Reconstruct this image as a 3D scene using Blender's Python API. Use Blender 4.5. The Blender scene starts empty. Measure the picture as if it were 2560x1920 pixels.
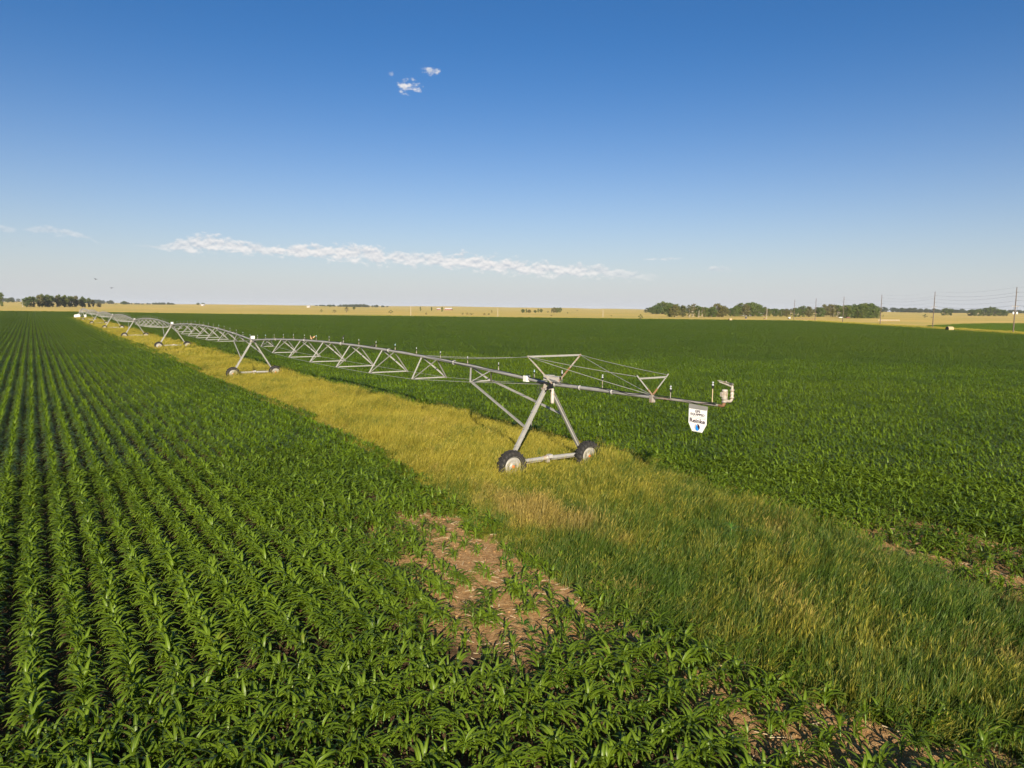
import bpy, math, random
import numpy as np
from mathutils import Vector, Matrix
R = math.radians
random.seed(7); rng = np.random.default_rng(11)
scene = bpy.context.scene
COL = scene.collection

# ------------------------------------------------------------------ camera
CAM_H = 7.1
F_PX = 1775.0
pitch = math.atan((960 - 770.7) / F_PX); roll = math.atan(0.0115)
fw = Vector((0, math.cos(pitch), -math.sin(pitch)))
up0 = Vector((0, math.sin(pitch), math.cos(pitch)))
rt0 = Vector((1, 0, 0))
rt = rt0 * math.cos(roll) + up0 * math.sin(roll)
upv = -rt0 * math.sin(roll) + up0 * math.cos(roll)
cam = bpy.data.objects.new('camera', bpy.data.cameras.new('camera'))
cam.data.sensor_width = 36.0
cam.data.lens = F_PX / 2560 * 36
cam.data.clip_start = 0.1
cam.data.clip_end = 30000
M = Matrix((rt, upv, -fw)).transposed().to_4x4()
M.translation = (0, 0, CAM_H)
cam.matrix_world = M
COL.objects.link(cam)
scene.camera = cam

# ------------------------------------------------------------------ light, exposure
SUN_EL = 21.0
SUN_AZ = 177.0            # compass-like: 0 = +Y (view direction), 180 = behind the camera
EXPOSURE = 1.05
SKY_STRENGTH = 0.05
HAZE = 0.00004
to_sun = Vector((math.sin(R(SUN_AZ)) * math.cos(R(SUN_EL)), math.cos(R(SUN_AZ)) * math.cos(R(SUN_EL)), math.sin(R(SUN_EL))))
sun = bpy.data.objects.new('sun', bpy.data.lights.new('sun', 'SUN'))
sun.data.energy = 5.0
sun.data.angle = R(0.5)
sun.data.color = (1.0, 0.87, 0.68)
sun.rotation_euler = (-to_sun).to_track_quat('-Z', 'Y').to_euler()
COL.objects.link(sun)
scene.view_settings.view_transform = 'Standard'
scene.view_settings.look = 'None'
scene.view_settings.gamma = 1.0
scene.view_settings.use_curve_mapping = False
scene.view_settings.exposure = EXPOSURE
cy = scene.cycles
cy.max_bounces = 4; cy.diffuse_bounces = 1; cy.glossy_bounces = 1; cy.transmission_bounces = 3; cy.transparent_max_bounces = 4
cy.caustics_reflective = False; cy.caustics_refractive = False
cy.adaptive_threshold = 0.02


class NT:
    """small helper for building node trees"""
    def __init__(s, tree):
        s.t = tree; s.n = tree.nodes; s.l = tree.links
    def node(s, typ, **kw):
        n = s.n.new(typ)
        for k, v in kw.items():
            setattr(n, k, v)
        return n
    def put(s, sock, v):
        if isinstance(v, bpy.types.NodeSocket):
            s.l.new(v, sock)
        elif v is not None:
            if hasattr(sock, 'default_value'):
                if sock.type == 'RGBA' and len(v) == 3:
                    v = (*v, 1)
                sock.default_value = v
    def m(s, op, a, b=None, c=None, clamp=False):
        n = s.node('ShaderNodeMath', operation=op, use_clamp=clamp)
        s.put(n.inputs[0], a)
        if b is not None: s.put(n.inputs[1], b)
        if c is not None: s.put(n.inputs[2], c)
        return n.outputs[0]
    def noise(s, vec, scale, detail=3, rough=0.55, out='Fac', dist=0.0):
        n = s.node('ShaderNodeTexNoise')
        if vec is not None: s.put(n.inputs['Vector'], vec)
        n.inputs['Scale'].default_value = scale
        n.inputs['Detail'].default_value = detail
        n.inputs['Roughness'].default_value = rough
        n.inputs['Distortion'].default_value = dist
        return n.outputs[out]
    def mix(s, fac, a, b, blend='MIX'):
        n = s.node('ShaderNodeMix', data_type='RGBA', blend_type=blend)
        s.put(n.inputs[0], fac); s.put(n.inputs[6], a); s.put(n.inputs[7], b)
        return n.outputs[2]
    def ramp(s, fac, lo, hi, smooth=True):
        n = s.node('ShaderNodeMapRange', interpolation_type='SMOOTHSTEP' if smooth else 'LINEAR')
        s.put(n.inputs[0], fac); s.put(n.inputs[1], lo); s.put(n.inputs[2], hi)
        n.inputs[3].default_value = 0; n.inputs[4].default_value = 1
        return n.outputs[0]
    def vec(s, x, y, z):
        n = s.node('ShaderNodeCombineXYZ')
        s.put(n.inputs[0], x); s.put(n.inputs[1], y); s.put(n.inputs[2], z)
        return n.outputs[0]


# ------------------------------------------------------------------ sky
world = bpy.data.worlds.new('World')
scene.world = world
world.use_nodes = True
w = NT(world.node_tree)
w.n.clear()
sky = w.node('ShaderNodeTexSky', sky_type='NISHITA')
sky.sun_disc = False
sky.sun_elevation = R(SUN_EL)
sky.sun_rotation = R(SUN_AZ)
sky.air_density = 1.0
sky.dust_density = 0.8
sky.ozone_density = 1.5
tc = w.node('ShaderNodeTexCoord')
sep = w.node('ShaderNodeSeparateXYZ'); w.l.new(tc.outputs['Generated'], sep.inputs[0])
az = w.m('MULTIPLY', w.m('ARCTAN2', sep.outputs[0], sep.outputs[1]), 57.29578)
el = w.m('MULTIPLY', w.m('ARCSINE', sep.outputs[2]), 57.29578)
# low cloud bank: for each azimuth (degrees) the elevation of its middle, its half height and its opacity
BAND = [(-40, 4.6, .2, 0), (-36.6, 4.7, .2, .3), (-34.8, 4.7, .2, .25), (-34.4, 4.75, .1, 0), (-33.9, 4.8, .12, .25), (-32.6, 4.82, .22, .4), (-31.2, 4.62, .18, .4), (-30.4, 4.45, .1, .2),
        (-30.0, 4.1, .08, .1), (-28.0, 4.1, .05, 0), (-26.2, 4.05, .12, .4), (-25.2, 4.12, .32, .75), (-23.4, 4.42, .60, .9), (-21.8, 4.45, .52, .95), (-20.2, 4.25, .38, .9), (-18.9, 4.1, .30, .8), (-18.2, 4.12, .38, 1),
        (-16.0, 4.14, .46, 1), (-13.4, 4.15, .52, 1), (-11.8, 4.12, .60, 1), (-10.6, 3.85, .62, 1), (-8.8, 3.82, .42, .85), (-6.6, 3.72, .46, .9), (-4.0, 3.62, .52, 1), (-2.0, 3.42, .56, 1), (1.0, 3.18, .50, .95), (4.0, 3.05, .46, .9), (6.8, 2.95, .40, .8), (10.0, 2.6, .3, .35), (12, 2.6, .1, 0)]
n_ = (len(BAND))
cr = w.node('ShaderNodeValToRGB'); cr.color_ramp.interpolation = 'LINEAR'
els = cr.color_ramp.elements
for i, (a_, e_, h_, o_) in enumerate(BAND):
    q = els[i] if i < 2 else els.new(min(1, (a_ + 40) / 60))
    q.position = (a_ + 40) / 60; q.color = ((e_ - 2) / 4, h_, o_, 1)
w.put(cr.inputs[0], w.m('DIVIDE', w.m('ADD', az, 40.0), 60.0, clamp=True))
bs = w.node('ShaderNodeSeparateColor'); w.l.new(cr.outputs[0], bs.inputs[0])
nv = w.vec(w.m('MULTIPLY', az, 0.85), w.m('MULTIPLY', el, 1.5), 0.0)
n1 = w.noise(nv, 1.25, 6, 0.6)
nv2 = w.vec(w.m('MULTIPLY', az, 0.85), w.m('MULTIPLY', w.m('ADD', el, 0.2), 1.5), 0.0)
n2 = w.noise(nv2, 1.25, 4, 0.58)
wob = w.m('MULTIPLY', w.m('SUBTRACT', n1, 0.48), 3.4)
ce = w.m('ADD', w.m('MULTIPLY', bs.outputs[0], 4.0), 2.0)
k = w.m('SUBTRACT', 1.0, w.m('ABSOLUTE', w.m('DIVIDE', w.m('SUBTRACT', el, ce), w.m('MAXIMUM', w.m('MULTIPLY', bs.outputs[1], 1.35), .02))))
dens = w.m('MULTIPLY', w.ramp(w.m('ADD', k, wob), 0.0, 0.95), bs.outputs[2])
# small clouds: azimuth, elevation, half width, half height (degrees), opacity
for (a, e, ra, re, op) in [(-8.2, 16.42, 0.95, 0.52, 1.0), (-6.6, 17.52, 0.8, 0.3, .8), (-9.5, 17.2, .25, .18, .35), (11.4, 3.95, 1.6, .14, .45), (16.0, 3.1, 1.2, .24, .5)]:
    dx = w.m('DIVIDE', w.m('SUBTRACT', az, a), ra); dy = w.m('DIVIDE', w.m('SUBTRACT', el, e), re)
    k = w.m('SUBTRACT', 1.0, w.m('SQRT', w.m('ADD', w.m('MULTIPLY', dx, dx), w.m('MULTIPLY', dy, dy))))
    k = w.m('MULTIPLY', w.ramp(w.m('ADD', k, w.m('MULTIPLY', wob, 1.05)), 0.1, 0.9), op)
    dens = w.m('MAXIMUM', dens, k)
light = w.m('ADD', 0.62, w.m('MULTIPLY', w.m('SUBTRACT', n1, n2), 3.2), clamp=True)
K = 1.0 / (SKY_STRENGTH * 2 ** EXPOSURE)
ccol = w.mix(light, (0.56 * K, 0.60 * K, 0.66 * K), (0.92 * K, 0.89 * K, 0.87 * K))
blue = w.mix(w.ramp(el, -7.0, 21.0), (1, .96, 1.08), (.23, .59, 1.0))
clear = w.mix(1.0, sky.outputs[0], blue, 'MULTIPLY')
hz = w.m('MULTIPLY', w.m('EXPONENT', w.m('MULTIPLY', w.m('ABSOLUTE', el), -0.19)), .86)
clear = w.mix(hz, clear, (.65 * K, .675 * K, .73 * K))
skycol = w.mix(w.m('MULTIPLY', dens, 0.92), clear, ccol)
bg = w.node('ShaderNodeBackground')
w.l.new(skycol, bg.inputs[0]); bg.inputs[1].default_value = SKY_STRENGTH
world.cycles.sampling_method = 'MANUAL'; world.cycles.sample_map_resolution = 256
wo = w.node('ShaderNodeOutputWorld'); w.l.new(bg.outputs[0], wo.inputs[0])

# ------------------------------------------------------------------ frames of the place
T1 = np.array([1.55, 30.4])                  # foot of the nearest tower
U = np.array([-0.5595, 0.8288]); U /= np.linalg.norm(U)      # along the machine, towards its pivot
V = np.array([U[1], -U[0]])                  # across it, to the right and away
UANG = math.atan2(U[1], U[0])
SPAN = 49.4


def uv_of(x, y):
    x = np.asarray(x, float) - T1[0]; y = np.asarray(y, float) - T1[1]
    return x * U[0] + y * U[1], x * V[0] + y * V[1]


def xy_of(u, v):
    u = np.asarray(u, float); v = np.asarray(v, float)
    return T1[0] + u * U[0] + v * V[0], T1[1] + u * U[1] + v * V[1]


def sstep(a, b, x):
    t = np.clip((np.asarray(x, float) - a) / (b - a), 0, 1); return t * t * (3 - 2 * t)


def terrain(x, y):
    u, v = uv_of(x, y)
    h = -0.28 * np.exp(-((u - 50) / 20) ** 2) * np.exp(-(v / 60) ** 2)
    h = h - 0.28 * np.exp(-((u - 148) / 24) ** 2) * np.exp(-(v / 70) ** 2)
    h = h + 0.45 * sstep(215, 345, u) * np.exp(-(v / 70) ** 2)
    r = np.hypot(x, y)
    hill = 3.2 + 2.6 * np.sin(x / 410 + 1.3) * np.cos(y / 700 + .4) + 1.6 * np.sin(x / 173 + y / 390) + .8 * np.sin(x / 71 - y / 160)
    h = h + sstep(1150, 3200, r) * np.maximum(hill, 0.0) * 1.5 + sstep(2600, 5200, r) * (2.5 + 5 * np.maximum(0, np.sin(x / 620 + 2.2)) ** 2)
    return h


def tz(x, y):
    return float(terrain(x, y))


LEFT_U = [-60, -30, -22, -20, -17.6, -14.6, -9.3, -5.6, -2.3, 2.7, 8.6, 16, 34, 60, 400]
LEFT_V = [-3.0, -4.0, -5.0, -5.3, -6.4, -6.9, -6.7, -6.4, -6.1, -5.3, -4.7, -4.3, -3.7, -3.4, -3.4]
RIGHT_U = [-60, -40, -24, -18, -14.7, -11.3, -6.6, -3.4, 1, 14, 30, 60, 400]
RIGHT_V = [-4, -1.5, 0.2, 1.2, 1.8, 2.5, 3.5, 3.9, 4.3, 4.4, 3.9, 4.0, 4.6]


def left_edge(u): return np.interp(u, LEFT_U, LEFT_V)
def right_edge(u): return np.interp(u, RIGHT_U, RIGHT_V)
def far_edge(x): return 531.0
def right_x(y): return 0.15 * y + 135.0

U_END = 345.0        # the grass strip ends just past the pivot


def in_field(x, y):
    return (y < 531) & (x < right_x(y)) & (x > -560)


# ------------------------------------------------------------------ mesh helpers
class MB:
    def __init__(s):
        s.v = []; s.f = []; s.sm = []; s.mi = []
    def add(s, vs, fs, smooth=False, mi=0):
        o = len(s.v); s.v += [tuple(map(float, p)) for p in vs]
        for f in fs:
            s.f.append([i + o for i in f]); s.sm.append(smooth); s.mi.append(mi)
    def box(s, c, d, rot=None, mi=0):
        c = Vector(c); vs = []
        for sx in (-.5, .5):
            for sy in (-.5, .5):
                for sz in (-.5, .5):
                    p = Vector((sx * d[0], sy * d[1], sz * d[2]))
                    if rot is not None: p = rot @ p
                    vs.append(c + p)
        s.add(vs, [(0, 1, 3, 2), (4, 6, 7, 5), (0, 4, 5, 1), (2, 3, 7, 6), (0, 2, 6, 4), (1, 5, 7, 3)], False, mi)
    def bar(s, p0, p1, a, b, upd=(0, 0, 1), mi=0):
        p0 = Vector(p0); p1 = Vector(p1); z = (p1 - p0); L = z.length; z /= L
        x = Vector(upd).cross(z)
        if x.length < 1e-4: x = Vector((1, 0, 0)).cross(z)
        x.normalize(); y = z.cross(x)
        m = Matrix((x, y, z)).transposed()
        s.box((p0 + p1) / 2, (a, b, L), m, mi)
    def angle(s, p0, p1, wd, th, upd=(0, 0, 1), flip=1, mi=0):
        """L-profile: two flat flanges along p0-p1"""
        p0 = Vector(p0); p1 = Vector(p1); z = (p1 - p0); L = z.length; z /= L
        x = Vector(upd).cross(z)
        if x.length < 1e-4: x = Vector((1, 0, 0)).cross(z)
        x.normalize(); y = z.cross(x)
        m = Matrix((x, y, z)).transposed(); c = (p0 + p1) / 2
        s.box(c + x * 0, (wd, th, L), m, mi)
        s.box(c + x * flip * (wd / 2 - th / 2) + y * (wd / 2 + th / 2), (th, wd, L), m, mi)
    def tube(s, pts, r, n=8, caps=True, smooth=True, mi=0):
        pts = [Vector(p) for p in pts]; rs = r if isinstance(r, (list, tuple)) else [r] * len(pts)
        rings = []; ref = None
        for i, p in enumerate(pts):
            d = (pts[min(i + 1, len(pts) - 1)] - pts[max(i - 1, 0)]).normalized()
            if ref is None:
                ref = Vector((0, 0, 1)) if abs(d.z) < .9 else Vector((1, 0, 0))
            x = ref.cross(d)
            if x.length < 1e-4: x = Vector((0, 1, 0)).cross(d)
            x.normalize(); y = d.cross(x)
            rings.append([p + (x * math.cos(2 * math.pi * k / n) + y * math.sin(2 * math.pi * k / n)) * rs[i] for k in range(n)])
        vs = [q for rg in rings for q in rg]; fs = []
        for i in range(len(pts) - 1):
            for k in range(n):
                a = i * n + k; b = i * n + (k + 1) % n
                fs.append((a, b, b + n, a + n))
        s.add(vs, fs, smooth, mi)
        if caps:
            s.add(rings[0], [tuple(reversed(range(n)))], False, mi); s.add(rings[-1], [tuple(range(n))], False, mi)
    def lathe(s, prof, org=(0, 0, 0), axis=(0, 0, 1), n=16, smooth=True, mi=0, caps=True):
        """prof: (radius, height) pairs along axis"""
        a = Vector(axis).normalized(); ref = Vector((0, 0, 1)) if abs(a.z) < .9 else Vector((1, 0, 0))
        x = ref.cross(a).normalized(); y = a.cross(x); org = Vector(org); vs = []; fs = []
        for (r, h) in prof:
            for k in range(n):
                t = 2 * math.pi * k / n
                vs.append(org + a * h + (x * math.cos(t) + y * math.sin(t)) * r)
        for i in range(len(prof) - 1):
            for k in range(n):
                p = i * n + k; q = i * n + (k + 1) % n
                fs.append((p, q, q + n, p + n))
        s.add(vs, fs, smooth, mi)
        if caps and prof[0][0] > 1e-4: s.add([vs[k] for k in range(n)], [tuple(reversed(range(n)))], False, mi)
        if caps and prof[-1][0] > 1e-4: s.add([vs[(len(prof) - 1) * n + k] for k in range(n)], [tuple(range(n))], False, mi)
    def prism(s, poly, z0, z1, f=lambda x, y, z: (x, y, z), mi=0):
        n = len(poly)
        vs = [f(x, y, z0) for x, y in poly] + [f(x, y, z1) for x, y in poly]
        fs = [tuple(reversed(range(n))), tuple(range(n, 2 * n))] + [(i, (i + 1) % n, (i + 1) % n + n, i + n) for i in range(n)]
        s.add(vs, fs, False, mi)
    def mesh(s, name):
        me = bpy.data.meshes.new(name); me.from_pydata(s.v, [], s.f)
        me.polygons.foreach_set('use_smooth', s.sm); me.polygons.foreach_set('material_index', s.mi); me.update()
        return me


def obj(name, mb, mat, parent=None, link=True):
    me = mb.mesh(name) if isinstance(mb, MB) else mb
    mats = mat if isinstance(mat, (list, tuple)) else [mat]
    if len(me.materials) == 0:
        for m in mats: me.materials.append(m)
    o = bpy.data.objects.new(name, me)
    if link: COL.objects.link(o)
    if parent is not None: o.parent = parent
    return o


def tag(o, label=None, cat=None, group=None, kind=None):
    if label: o['label'] = label
    if cat: o['category'] = cat
    if group: o['group'] = group
    if kind: o['kind'] = kind
    return o


def empty(name, loc=(0, 0, 0), rz=0.0):
    o = bpy.data.objects.new(name, None); COL.objects.link(o)
    o.empty_display_size = 0.2; o.location = loc; o.rotation_euler = (0, 0, rz)
    return o


def copy_tree(o, parent=None):
    c = o.copy(); COL.objects.link(c); c.parent = parent
    for k in ('label', 'group'):
        if parent is None and k in c: pass
    for ch in o.children:
        copy_tree(ch, c)
    return c


# ------------------------------------------------------------------ materials
def mat(name):
    m = bpy.data.materials.new(name); m.use_nodes = True
    t = NT(m.node_tree); t.n.clear()
    out = t.node('ShaderNodeOutputMaterial')
    return m, t, out


def principled(t, col, rough=.6, metal=0.0, spec=.5, normal=None):
    p = t.node('ShaderNodeBsdfPrincipled')
    t.put(p.inputs['Base Color'], col); t.put(p.inputs['Roughness'], rough)
    t.put(p.inputs['Metallic'], metal); t.put(p.inputs['Specular IOR Level'], spec)
    if normal is not None: t.put(p.inputs['Normal'], normal)
    return p


def simple(name, col, rough=.6, metal=0.0, var=.12, scale=6.0, spec=.5, dirt=None, dirt_amt=.5):
    m, t, out = mat(name)
    tcn = t.node('ShaderNodeTexCoord')
    n = t.noise(tcn.outputs['Object'], scale, 4, .6)
    c = t.mix(n, tuple(x * (1 - var) for x in col), tuple(min(1, x * (1 + var)) for x in col))
    if dirt is not None:
        d = t.noise(tcn.outputs['Object'], scale * .45, 5, .65)
        c = t.mix(t.m('MULTIPLY', t.ramp(d, .48, .68), dirt_amt), c, dirt)
    p = principled(t, c, rough, metal, spec)
    t.l.new(p.outputs[0], out.inputs[0])
    return m


def leafmat(name, dark, lite, midrib, trans, rough=.42, tr=.28, fieldvar=True):
    m, t, out = mat(name)
    oi = t.node('ShaderNodeObjectInfo')
    geo = t.node('ShaderNodeNewGeometry')
    c = t.mix(oi.outputs['Random'], dark, lite)
    if fieldvar:
        n = t.noise(geo.outputs['Position'], 0.16, 4, .6)
        c = t.mix(t.ramp(n, .35, .7), c, tuple(x * 1.2 for x in lite), )
        nb = t.noise(geo.outputs['Position'], 0.018, 4, .6)
        c = t.mix(t.m('MULTIPLY', t.ramp(nb, .42, .66), .5), c, tuple(x * f for x, f in zip(lite, (1.35, 1.15, 1.0))))
        nw = t.noise(geo.outputs['Position'], 2.3, 2, .5)
        c = t.mix(t.m('MULTIPLY', t.ramp(nw, .68, .76), .55), c, (.22, .21, .03))
        n3 = t.noise(geo.outputs['Position'], 9.0, 2, .5)
        c = t.mix(t.m('MULTIPLY', n3, .7), c, tuple(x * .55 for x in dark))
    at = t.node('ShaderNodeAttribute', attribute_name='mid')
    if midrib is not None:
        c = t.mix(t.m('MULTIPLY', t.ramp(at.outputs['Fac'], .72, .98), .55), c, midrib)
    p = principled(t, c, rough, 0, .33)
    tb = t.node('ShaderNodeBsdfTranslucent'); t.put(tb.inputs[0], trans)
    mx = t.node('ShaderNodeMixShader'); mx.inputs[0].default_value = tr
    t.l.new(p.outputs[0], mx.inputs[1]); t.l.new(tb.outputs[0], mx.inputs[2])
    t.l.new(mx.outputs[0], out.inputs[0])
    return m


CORN = leafmat('corn_leaf', (.058, .110, .006), (.130, .204, .010), (.25, .31, .06), (.34, .40, .014), rough=.42)
CORN_FAR = leafmat('corn_leaf_far', (.068, .126, .010), (.106, .170, .013), None, (.26, .32, .015), rough=.5)
STALK = simple('corn_stalk', (.12, .22, .04), .55)
WEED = leafmat('weed_leaf', (.035, .12, .012), (.06, .17, .02), None, (.14, .30, .02))


def grass_material():
    m, t, out = mat('meadow_grass')
    geo = t.node('ShaderNodeNewGeometry'); pos = geo.outputs['Position']
    hue = t.node('ShaderNodeAttribute', attribute_name='hue').outputs['Fac']
    ht = t.node('ShaderNodeAttribute', attribute_name='ht').outputs['Fac']
    sp = t.node('ShaderNodeSeparateXYZ'); t.l.new(pos, sp.inputs[0])
    # distance along the machine: the near end of the strip is the greener one
    uu = t.m('ADD', t.m('MULTIPLY', t.m('SUBTRACT', sp.outputs[0], float(T1[0])), float(U[0])),
             t.m('MULTIPLY', t.m('SUBTRACT', sp.outputs[1], float(T1[1])), float(U[1])))
    ripe = t.ramp(uu, -13.0, 7.0)
    n1 = t.noise(pos, .22, 4, .6); n2 = t.noise(pos, 1.1, 3, .55)
    f = t.m('ADD', t.m('ADD', t.m('MULTIPLY', ripe, .68), -.15), t.m('MULTIPLY', t.m('SUBTRACT', n1, .5), 1.5))
    f = t.m('ADD', f, t.m('MULTIPLY', t.m('SUBTRACT', n2, .5), 1.5))
    f = t.m('ADD', f, t.m('MULTIPLY', t.m('SUBTRACT', hue, .5), .7))
    f = t.m('ADD', f, t.m('MULTIPLY', ht, .22))
    fac = t.ramp(f, .05, .95, False)
    c = t.mix(fac, (.058, .108, .010), (.34, .285, .034))
    n3 = t.noise(pos, .33, 3, .6)
    dry = t.ramp(t.m('ADD', n3, t.m('MULTIPLY', hue, .16)), .70, .80)
    c = t.mix(t.m('MULTIPLY', dry, .5), c, (.36, .25, .07))
    # worn straw-coloured margin beside the bare patch
    vv = t.m('ADD', t.m('MULTIPLY', t.m('SUBTRACT', sp.outputs[0], float(T1[0])), float(V[0])),
             t.m('MULTIPLY', t.m('SUBTRACT', sp.outputs[1], float(T1[1])), float(V[1])))
    e1 = t.m('DIVIDE', t.m('ADD', uu, 5.6), 4.2); e2 = t.m('DIVIDE', t.m('ADD', vv, 4.6), 1.3)
    worn = t.m('SUBTRACT', 1.0, t.m('SQRT', t.m('ADD', t.m('MULTIPLY', e1, e1), t.m('MULTIPLY', e2, e2))))
    worn = t.ramp(t.m('ADD', worn, t.m('MULTIPLY', t.m('SUBTRACT', n2, .5), 1.6)), .0, .6)
    c = t.mix(t.m('MULTIPLY', worn, .55), c, (.38, .25, .075))
    p = principled(t, c, .55, 0, .3)
    tb = t.node('ShaderNodeBsdfTranslucent'); t.put(tb.inputs[0], c)
    mx = t.node('ShaderNodeMixShader'); mx.inputs[0].default_value = .3
    t.l.new(p.outputs[0], mx.inputs[1]); t.l.new(tb.outputs[0], mx.inputs[2])
    t.l.new(mx.outputs[0], out.inputs[0])
    return m


GRASS = grass_material()


def soil_material():
    m, t, out = mat('field_soil')
    pos = t.node('ShaderNodeNewGeometry').outputs['Position']
    n1 = t.noise(pos, .9, 6, .62); n2 = t.noise(pos, 7.0, 5, .65); n3 = t.noise(pos, 38.0, 3, .6)
    c = t.mix(n1, (.26, .145, .058), (.42, .245, .105))
    c = t.mix(t.ramp(n2, .42, .68), c, (.50, .325, .155))
    c = t.mix(t.m('MULTIPLY', t.ramp(n3, .55, .75), .6), c, (.10, .058, .034))
    sp = t.node('ShaderNodeSeparateXYZ'); t.l.new(pos, sp.inputs[0])
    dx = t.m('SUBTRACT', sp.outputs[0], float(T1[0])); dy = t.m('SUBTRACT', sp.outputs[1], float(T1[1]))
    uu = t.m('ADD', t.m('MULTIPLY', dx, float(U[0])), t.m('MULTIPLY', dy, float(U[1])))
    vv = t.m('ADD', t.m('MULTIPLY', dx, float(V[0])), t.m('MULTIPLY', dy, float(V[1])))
    dry = None  # mask of the pale open soil; outside it the colour carries canopy shade
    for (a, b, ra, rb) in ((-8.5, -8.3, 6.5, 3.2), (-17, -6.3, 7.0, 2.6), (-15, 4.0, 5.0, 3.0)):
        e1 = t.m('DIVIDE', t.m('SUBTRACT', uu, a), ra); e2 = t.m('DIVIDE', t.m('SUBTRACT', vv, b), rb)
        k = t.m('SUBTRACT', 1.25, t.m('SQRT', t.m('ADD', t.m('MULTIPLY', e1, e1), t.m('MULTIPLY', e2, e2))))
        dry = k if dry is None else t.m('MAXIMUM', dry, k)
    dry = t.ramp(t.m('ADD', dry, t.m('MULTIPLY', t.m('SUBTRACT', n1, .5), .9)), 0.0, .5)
    shaded_soil = t.mix(n2, (.060, .036, .022), (.14, .085, .048))  # leaf shade between the rows, put into the soil colour
    c = t.mix(dry, shaded_soil, c)
    bump = t.node('ShaderNodeBump'); bump.inputs['Strength'].default_value = .9; bump.inputs['Distance'].default_value = .09
    t.l.new(t.m('ADD', n2, t.m('MULTIPLY', n3, .5)), bump.inputs['Height'])
    p = principled(t, c, .95, 0, .1, bump.outputs[0])
    t.l.new(p.outputs[0], out.inputs[0])
    return m


def prairie_material():
    m, t, out = mat('dry_prairie')
    pos = t.node('ShaderNodeNewGeometry').outputs['Position']
    mp = t.node('ShaderNodeMapping'); mp.inputs['Scale'].default_value = (.35, 1.0, 1.0); t.l.new(pos, mp.inputs[0])
    n1 = t.noise(mp.outputs[0], .011, 6, .62); n2 = t.noise(mp.outputs[0], .055, 5, .62); n3 = t.noise(pos, .6, 4, .6)
    c = t.mix(t.ramp(n1, .40, .62), (.60, .42, .13), (.44, .36, .10))
    c = t.mix(t.m('MULTIPLY', t.ramp(n2, .47, .66), .85), c, (.30, .30, .08))
    c = t.mix(t.m('MULTIPLY', t.ramp(n2, .32, .18), .6), c, (.60, .43, .19))
    c = t.mix(t.m('MULTIPLY', t.ramp(n3, .4, .7), .4), c, (.44, .31, .09))
    bump = t.node('ShaderNodeBump'); bump.inputs['Strength'].default_value = .5; bump.inputs['Distance'].default_value = .4
    t.l.new(n3, bump.inputs['Height'])
    p = principled(t, c, 1.0, 0, .05, bump.outputs[0])
    t.l.new(p.outputs[0], out.inputs[0])
    return m


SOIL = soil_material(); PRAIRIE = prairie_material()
GALV = simple('galvanised_steel', (.30, .295, .28), .5, .2, .14, 3.0, dirt=(.21, .195, .17), dirt_amt=.45)
GALV_OLD = simple('weathered_steel', (.28, .255, .225), .6, .15, .2, 9.0, dirt=(.22, .115, .055), dirt_amt=.75)
RUST = simple('rusty_steel', (.20, .105, .05), .8, .05, .35, 8.0, dirt=(.28, .24, .20), dirt_amt=.8)
RUBBER = simple('tyre_rubber', (.016, .0155, .015), .8, 0, .3, 12.0, dirt=(.07, .055, .04), dirt_amt=.3)
RIM = simple('wheel_rim', (.30, .29, .26), .55, .15, .1, 4.0, dirt=(.20, .17, .12), dirt_amt=.5)
ORANGE = simple('orange_hub', (.62, .13, .035), .5, 0, .12, 8.0)
CABLE = simple('black_cable', (.012, .012, .014), .6, 0, .2, 5.0)
BOXGREY = simple('control_box_grey', (.36, .345, .32), .5, .1, .06, 4.0, dirt=(.27, .24, .20), dirt_amt=.3)
WHITE = simple('white_plastic', (.66, .65, .62), .45, 0, .05, 4.0)
BLACK = simple('black_plastic', (.015, .015, .018), .5, 0, .2, 8.0)
PALEGREY = simple('pale_grey_plastic', (.34, .36, .38), .5, 0, .08, 6.0)
BLUE = simple('pale_blue_plastic', (.35, .50, .60), .4, 0, .1, 8.0)
GUNPAINT = simple('cream_cast_metal', (.40, .36, .31), .55, .1, .12, 9.0, dirt=(.20, .13, .08), dirt_amt=.7)
GUNDARK = simple('dark_cast_metal', (.10, .095, .09), .5, .3, .3, 9.0)
SIGNWHITE = simple('sign_white', (.83, .82, .80), .45, 0, .03, 3.0)
SIGNDARK = simple('sign_print_dark', (.030, .008, .028), .5, 0, .05, 3.0)
SIGNBLUE = simple('sign_print_blue', (.01, .26, .78), .5, 0, .05, 3.0)
SIGNTAN = simple('sign_print_tan', (.42, .25, .19), .5, 0, .1, 3.0)
SIGNLINE = simple('sign_print_grey', (.28, .26, .26), .5, 0, .05, 3.0)
BARK = simple('tree_bark', (.13, .105, .085), .9, 0, .3, 1.5)
BARKPALE = simple('pale_bark', (.30, .26, .21), .9, 0, .25, 1.5)
POLEWOOD = simple('pole_wood', (.11, .085, .065), .9, 0, .25, 1.2)
POSTPALE = simple('pale_post_wood', (.36, .31, .25), .9, 0, .15, 1.2)
INSUL = simple('grey_insulator', (.22, .22, .23), .4, 0, .1, 3.0)
WIRE = simple('wire_metal', (.10, .10, .11), .5, .5, .1, 1.0)
HAY = simple('hay_straw', (.36, .28, .15), .95, 0, .25, 3.0)
DARKEND = simple('dark_hay_face', (.02, .017, .013), .9, 0, .3, 4.0)  # near-black colour for one end face of each bale
ROOFW = simple('white_roof_metal', (.42, .41, .40), .45, 0, .05, 1.0)
BARNRED = simple('faded_red_boards', (.22, .09, .06), .8, 0, .2, 1.0)
WALLPALE = simple('pale_siding', (.40, .385, .36), .7, 0, .06, 1.0)
GLASSD = simple('dark_window_glass', (.02, .025, .03), .15, 0, .1, 1.0)
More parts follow.
